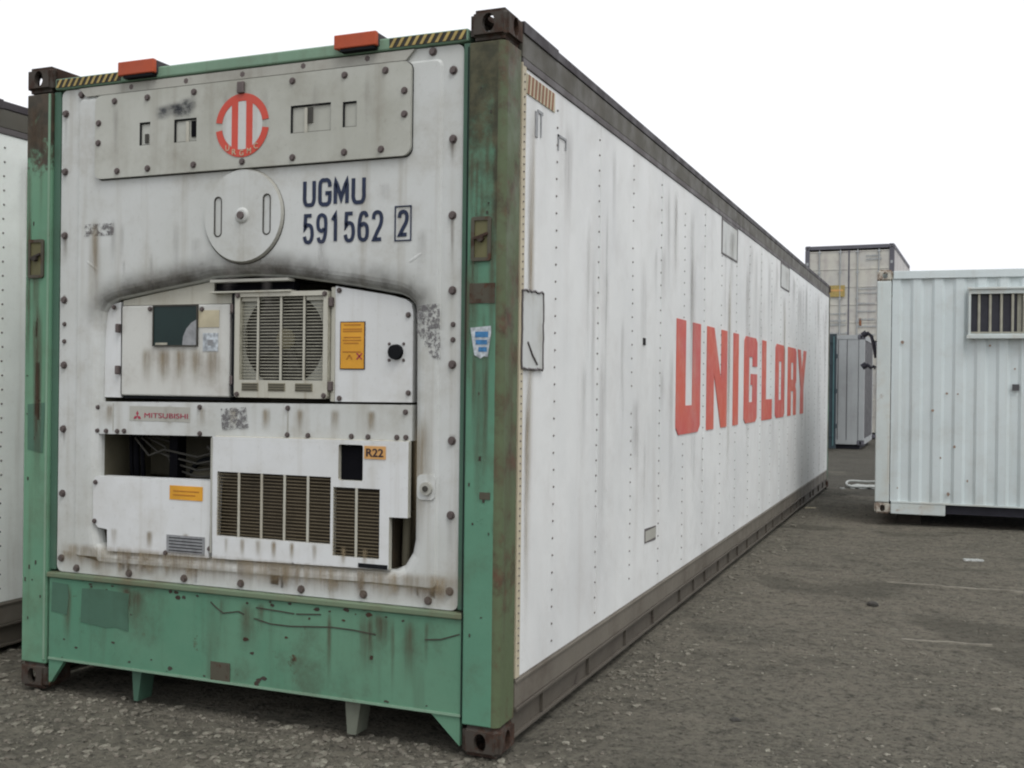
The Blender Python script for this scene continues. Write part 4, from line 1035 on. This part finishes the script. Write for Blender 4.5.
for x0, x1, zs in ((-1.78, -1.30, (.92, .72, .60, .36)), (-.98, -.50, (1.62, 1.5, 1.2, .98, .75, .55, .32)), (-.75, -.35, (2.55, 2.45))):
    for z in zs:
        x = x0
        while x < x1: w2 = rr.uniform(.02, .07); wr.box(x, x+w2, .008, .011, z, z+rr.uniform(.03, .055), M['cladding']); x += w2+.015
wr.box(-.92, -.86, .008, .012, .58, .80, M['hazard_rust']); wr.build('door_writing', upc)
sm_ = MB(); sm_.box(-W/2-.02, -W/2+.02, .02, .028, .15, 2.75, M['stack_frame']); sm_.build('door_gasket', upc)

gc = thing('shipping_container', 'plain grey flat-sided container just past the far end of the long reefer', 'shipping container', (-.235, 22.5, .08), 0)
GL, GH = 2.99, 2.60
plain_box(gc, W, GL, GH, M['cladding_dark'], M['cladding'], cast_dark, False)
q = MB(); q.box(-W+.135, -.135, .02, .05, .10, GH-.1, M['cladding'], .004)
for x in (-.85, -.60, -.40): q.box(x, x+.012, .012, .019, .12, GH-.12, M['cladding_dark'])
q.build('front_wall', gc)
q = MB(); q.box(-W+.1, -.1, .1, GL-.1, -.09, .015, M['site_under']); q.build('underframe', gc)

tl = thing('container_door', 'narrow dark teal steel door leaf standing upright behind the far corner of the long reefer', 'container door', (-.795, 21.72, .0), 0)
q = MB(); q.box(-1.15, 0, 0, .045, .03, 2.66, M['teal'], .006)
for z in (.3, .85, 1.4, 1.95, 2.45): q.box(-1.12, -.03, -.02, -.001, z, z+.05, M['teal'], .004)
q.build('panel', tl)
q = MB(); q.tube([(-.06, -.03, .1), (-.06, -.03, 2.6)], .016, M['teal_light'], 8); q.build('lock_rod', tl)
for z in (.5, 1.3, 2.1):
    q = MB(); q.box(-.02, .02, -.02, .05, z, z+.1, M['teal']); q.build('hinge', tl)

# ================================================================== litter on the dirt
def place(o, x, y, rz=0, z=0): o.location = (x, y, hfun(x, y)+z); o.rotation_euler.z = rz; return o
m_ = MB()
pts = [(.30*cos(t), .19*sin(t), .055+.035*sin(t*1.0)+.012*sin(3*t)) for t in [k*2*pi/28 for k in range(29)]]
m_.tube(pts, .015, M['plastic'], 8, False)
m_.mesh([(p[0]*.93, p[1]*.93, p[2]*.55-.012*(k % 3)) for k, p in enumerate(pts[:-1])], [tuple(range(28))], M['plastic'])
tag(place(m_.build('plastic_tray'), .52, 12.55, .2), 'crumpled pale plastic tray on the dirt behind the corner of the barred-window container', 'litter')
def slab(name, l, w_, h_, mat, seed):
    r = random.Random(seed); m = MB(); n = 12; vs = []
    for k in range(n+1):
        x = -l/2+l*k/n; a = w_/2*r.uniform(.75, 1.1)*(1 if 0 < k < n else .6); b = h_*r.uniform(.6, 1.1)
        vs += [(x, -a, -.01), (x, a, -.01), (x, a*.8, b), (x, -a*.8, b)]
    fs = []
    for k in range(n):
        for j in range(4): fs.append((k*4+j, k*4+(j+1) % 4, k*4+4+(j+1) % 4, k*4+4+j))
    fs += [(3, 2, 1, 0), (n*4, n*4+1, n*4+2, n*4+3)]
    m.mesh(vs, fs, mat); return m.build(name)
tag(place(slab('timber_batten', 1.25, .032, .014, M['pale_timber'], 1), 1.80, 4.70, .02), 'long pale timber batten half sunk in the dirt, the longer one farther from the camera', 'batten')
tag(place(slab('timber_batten', .56, .028, .010, M['pale_timber'], 2), 1.56, 2.85, .15), 'short pale timber batten pressed into the dirt, the nearer of the two', 'batten')
tag(place(slab('paper_scrap', .16, .07, .012, M['plastic'], 3), 1.80, 6.05, .1), 'small white paper scrap on open dirt in front of the barred-window container', 'litter')
tag(place(slab('cardboard_strip', .13, .05, .010, M['hazard_pale'], 4), .07, 9.45, .3), 'yellowish cardboard strip lying close to the bottom rail of the long reefer', 'litter')
tag(place(slab('plastic_scrap', .07, .06, .02, M['plastic'], 5), .20, 12.2, .5), 'tiny white scrap on the dirt left of the pale plastic tray', 'litter')
def rock(name, r0, mat, seed):
    r = random.Random(seed); bm = bmesh.new(); bmesh.ops.create_icosphere(bm, subdivisions=2, radius=r0)
    from mathutils import noise
    m = MB(); bm.verts.index_update()
    vs = [(v.co.x*(1.2+noise.noise(v.co*22/r0*.03+Vector((seed, 0, 0)))*.6), v.co.y*(.9+noise.noise(v.co*1.4/r0+Vector((0, seed, 0)))*.4), v.co.z*.55+r0*.2) for v in bm.verts]
    m.mesh(vs, [[v.index for v in f.verts] for f in bm.faces], mat); bm.free(); return m.build(name)
tag(place(rock('rock', .021, M['pale_timber'], 1), 1.81, 1.54), 'small pale yellowish rock on the dirt at the lower right', 'rock')
tag(place(rock('dirt_clod', .038, M['clod'], 2), 1.13, 3.76), 'dark lump of dirt on open ground beyond the two battens', 'dirt clod')
tag(place(rock('dirt_clod', .020, M['clod'], 3), .74, .92), 'small dark lump of dirt near the rail of the long reefer', 'dirt clod')
tag(place(rock('concrete_lump', .030, M['plastic'], 4), .03, -.12), 'small whitish stone beside the rusty foot of the near green corner post', 'rock')
tag(place(rock('concrete_lump', .032, M['pale_timber'], 6), -.55, -.42), 'pale cream stone on the gravel in front of the green sill', 'rock')
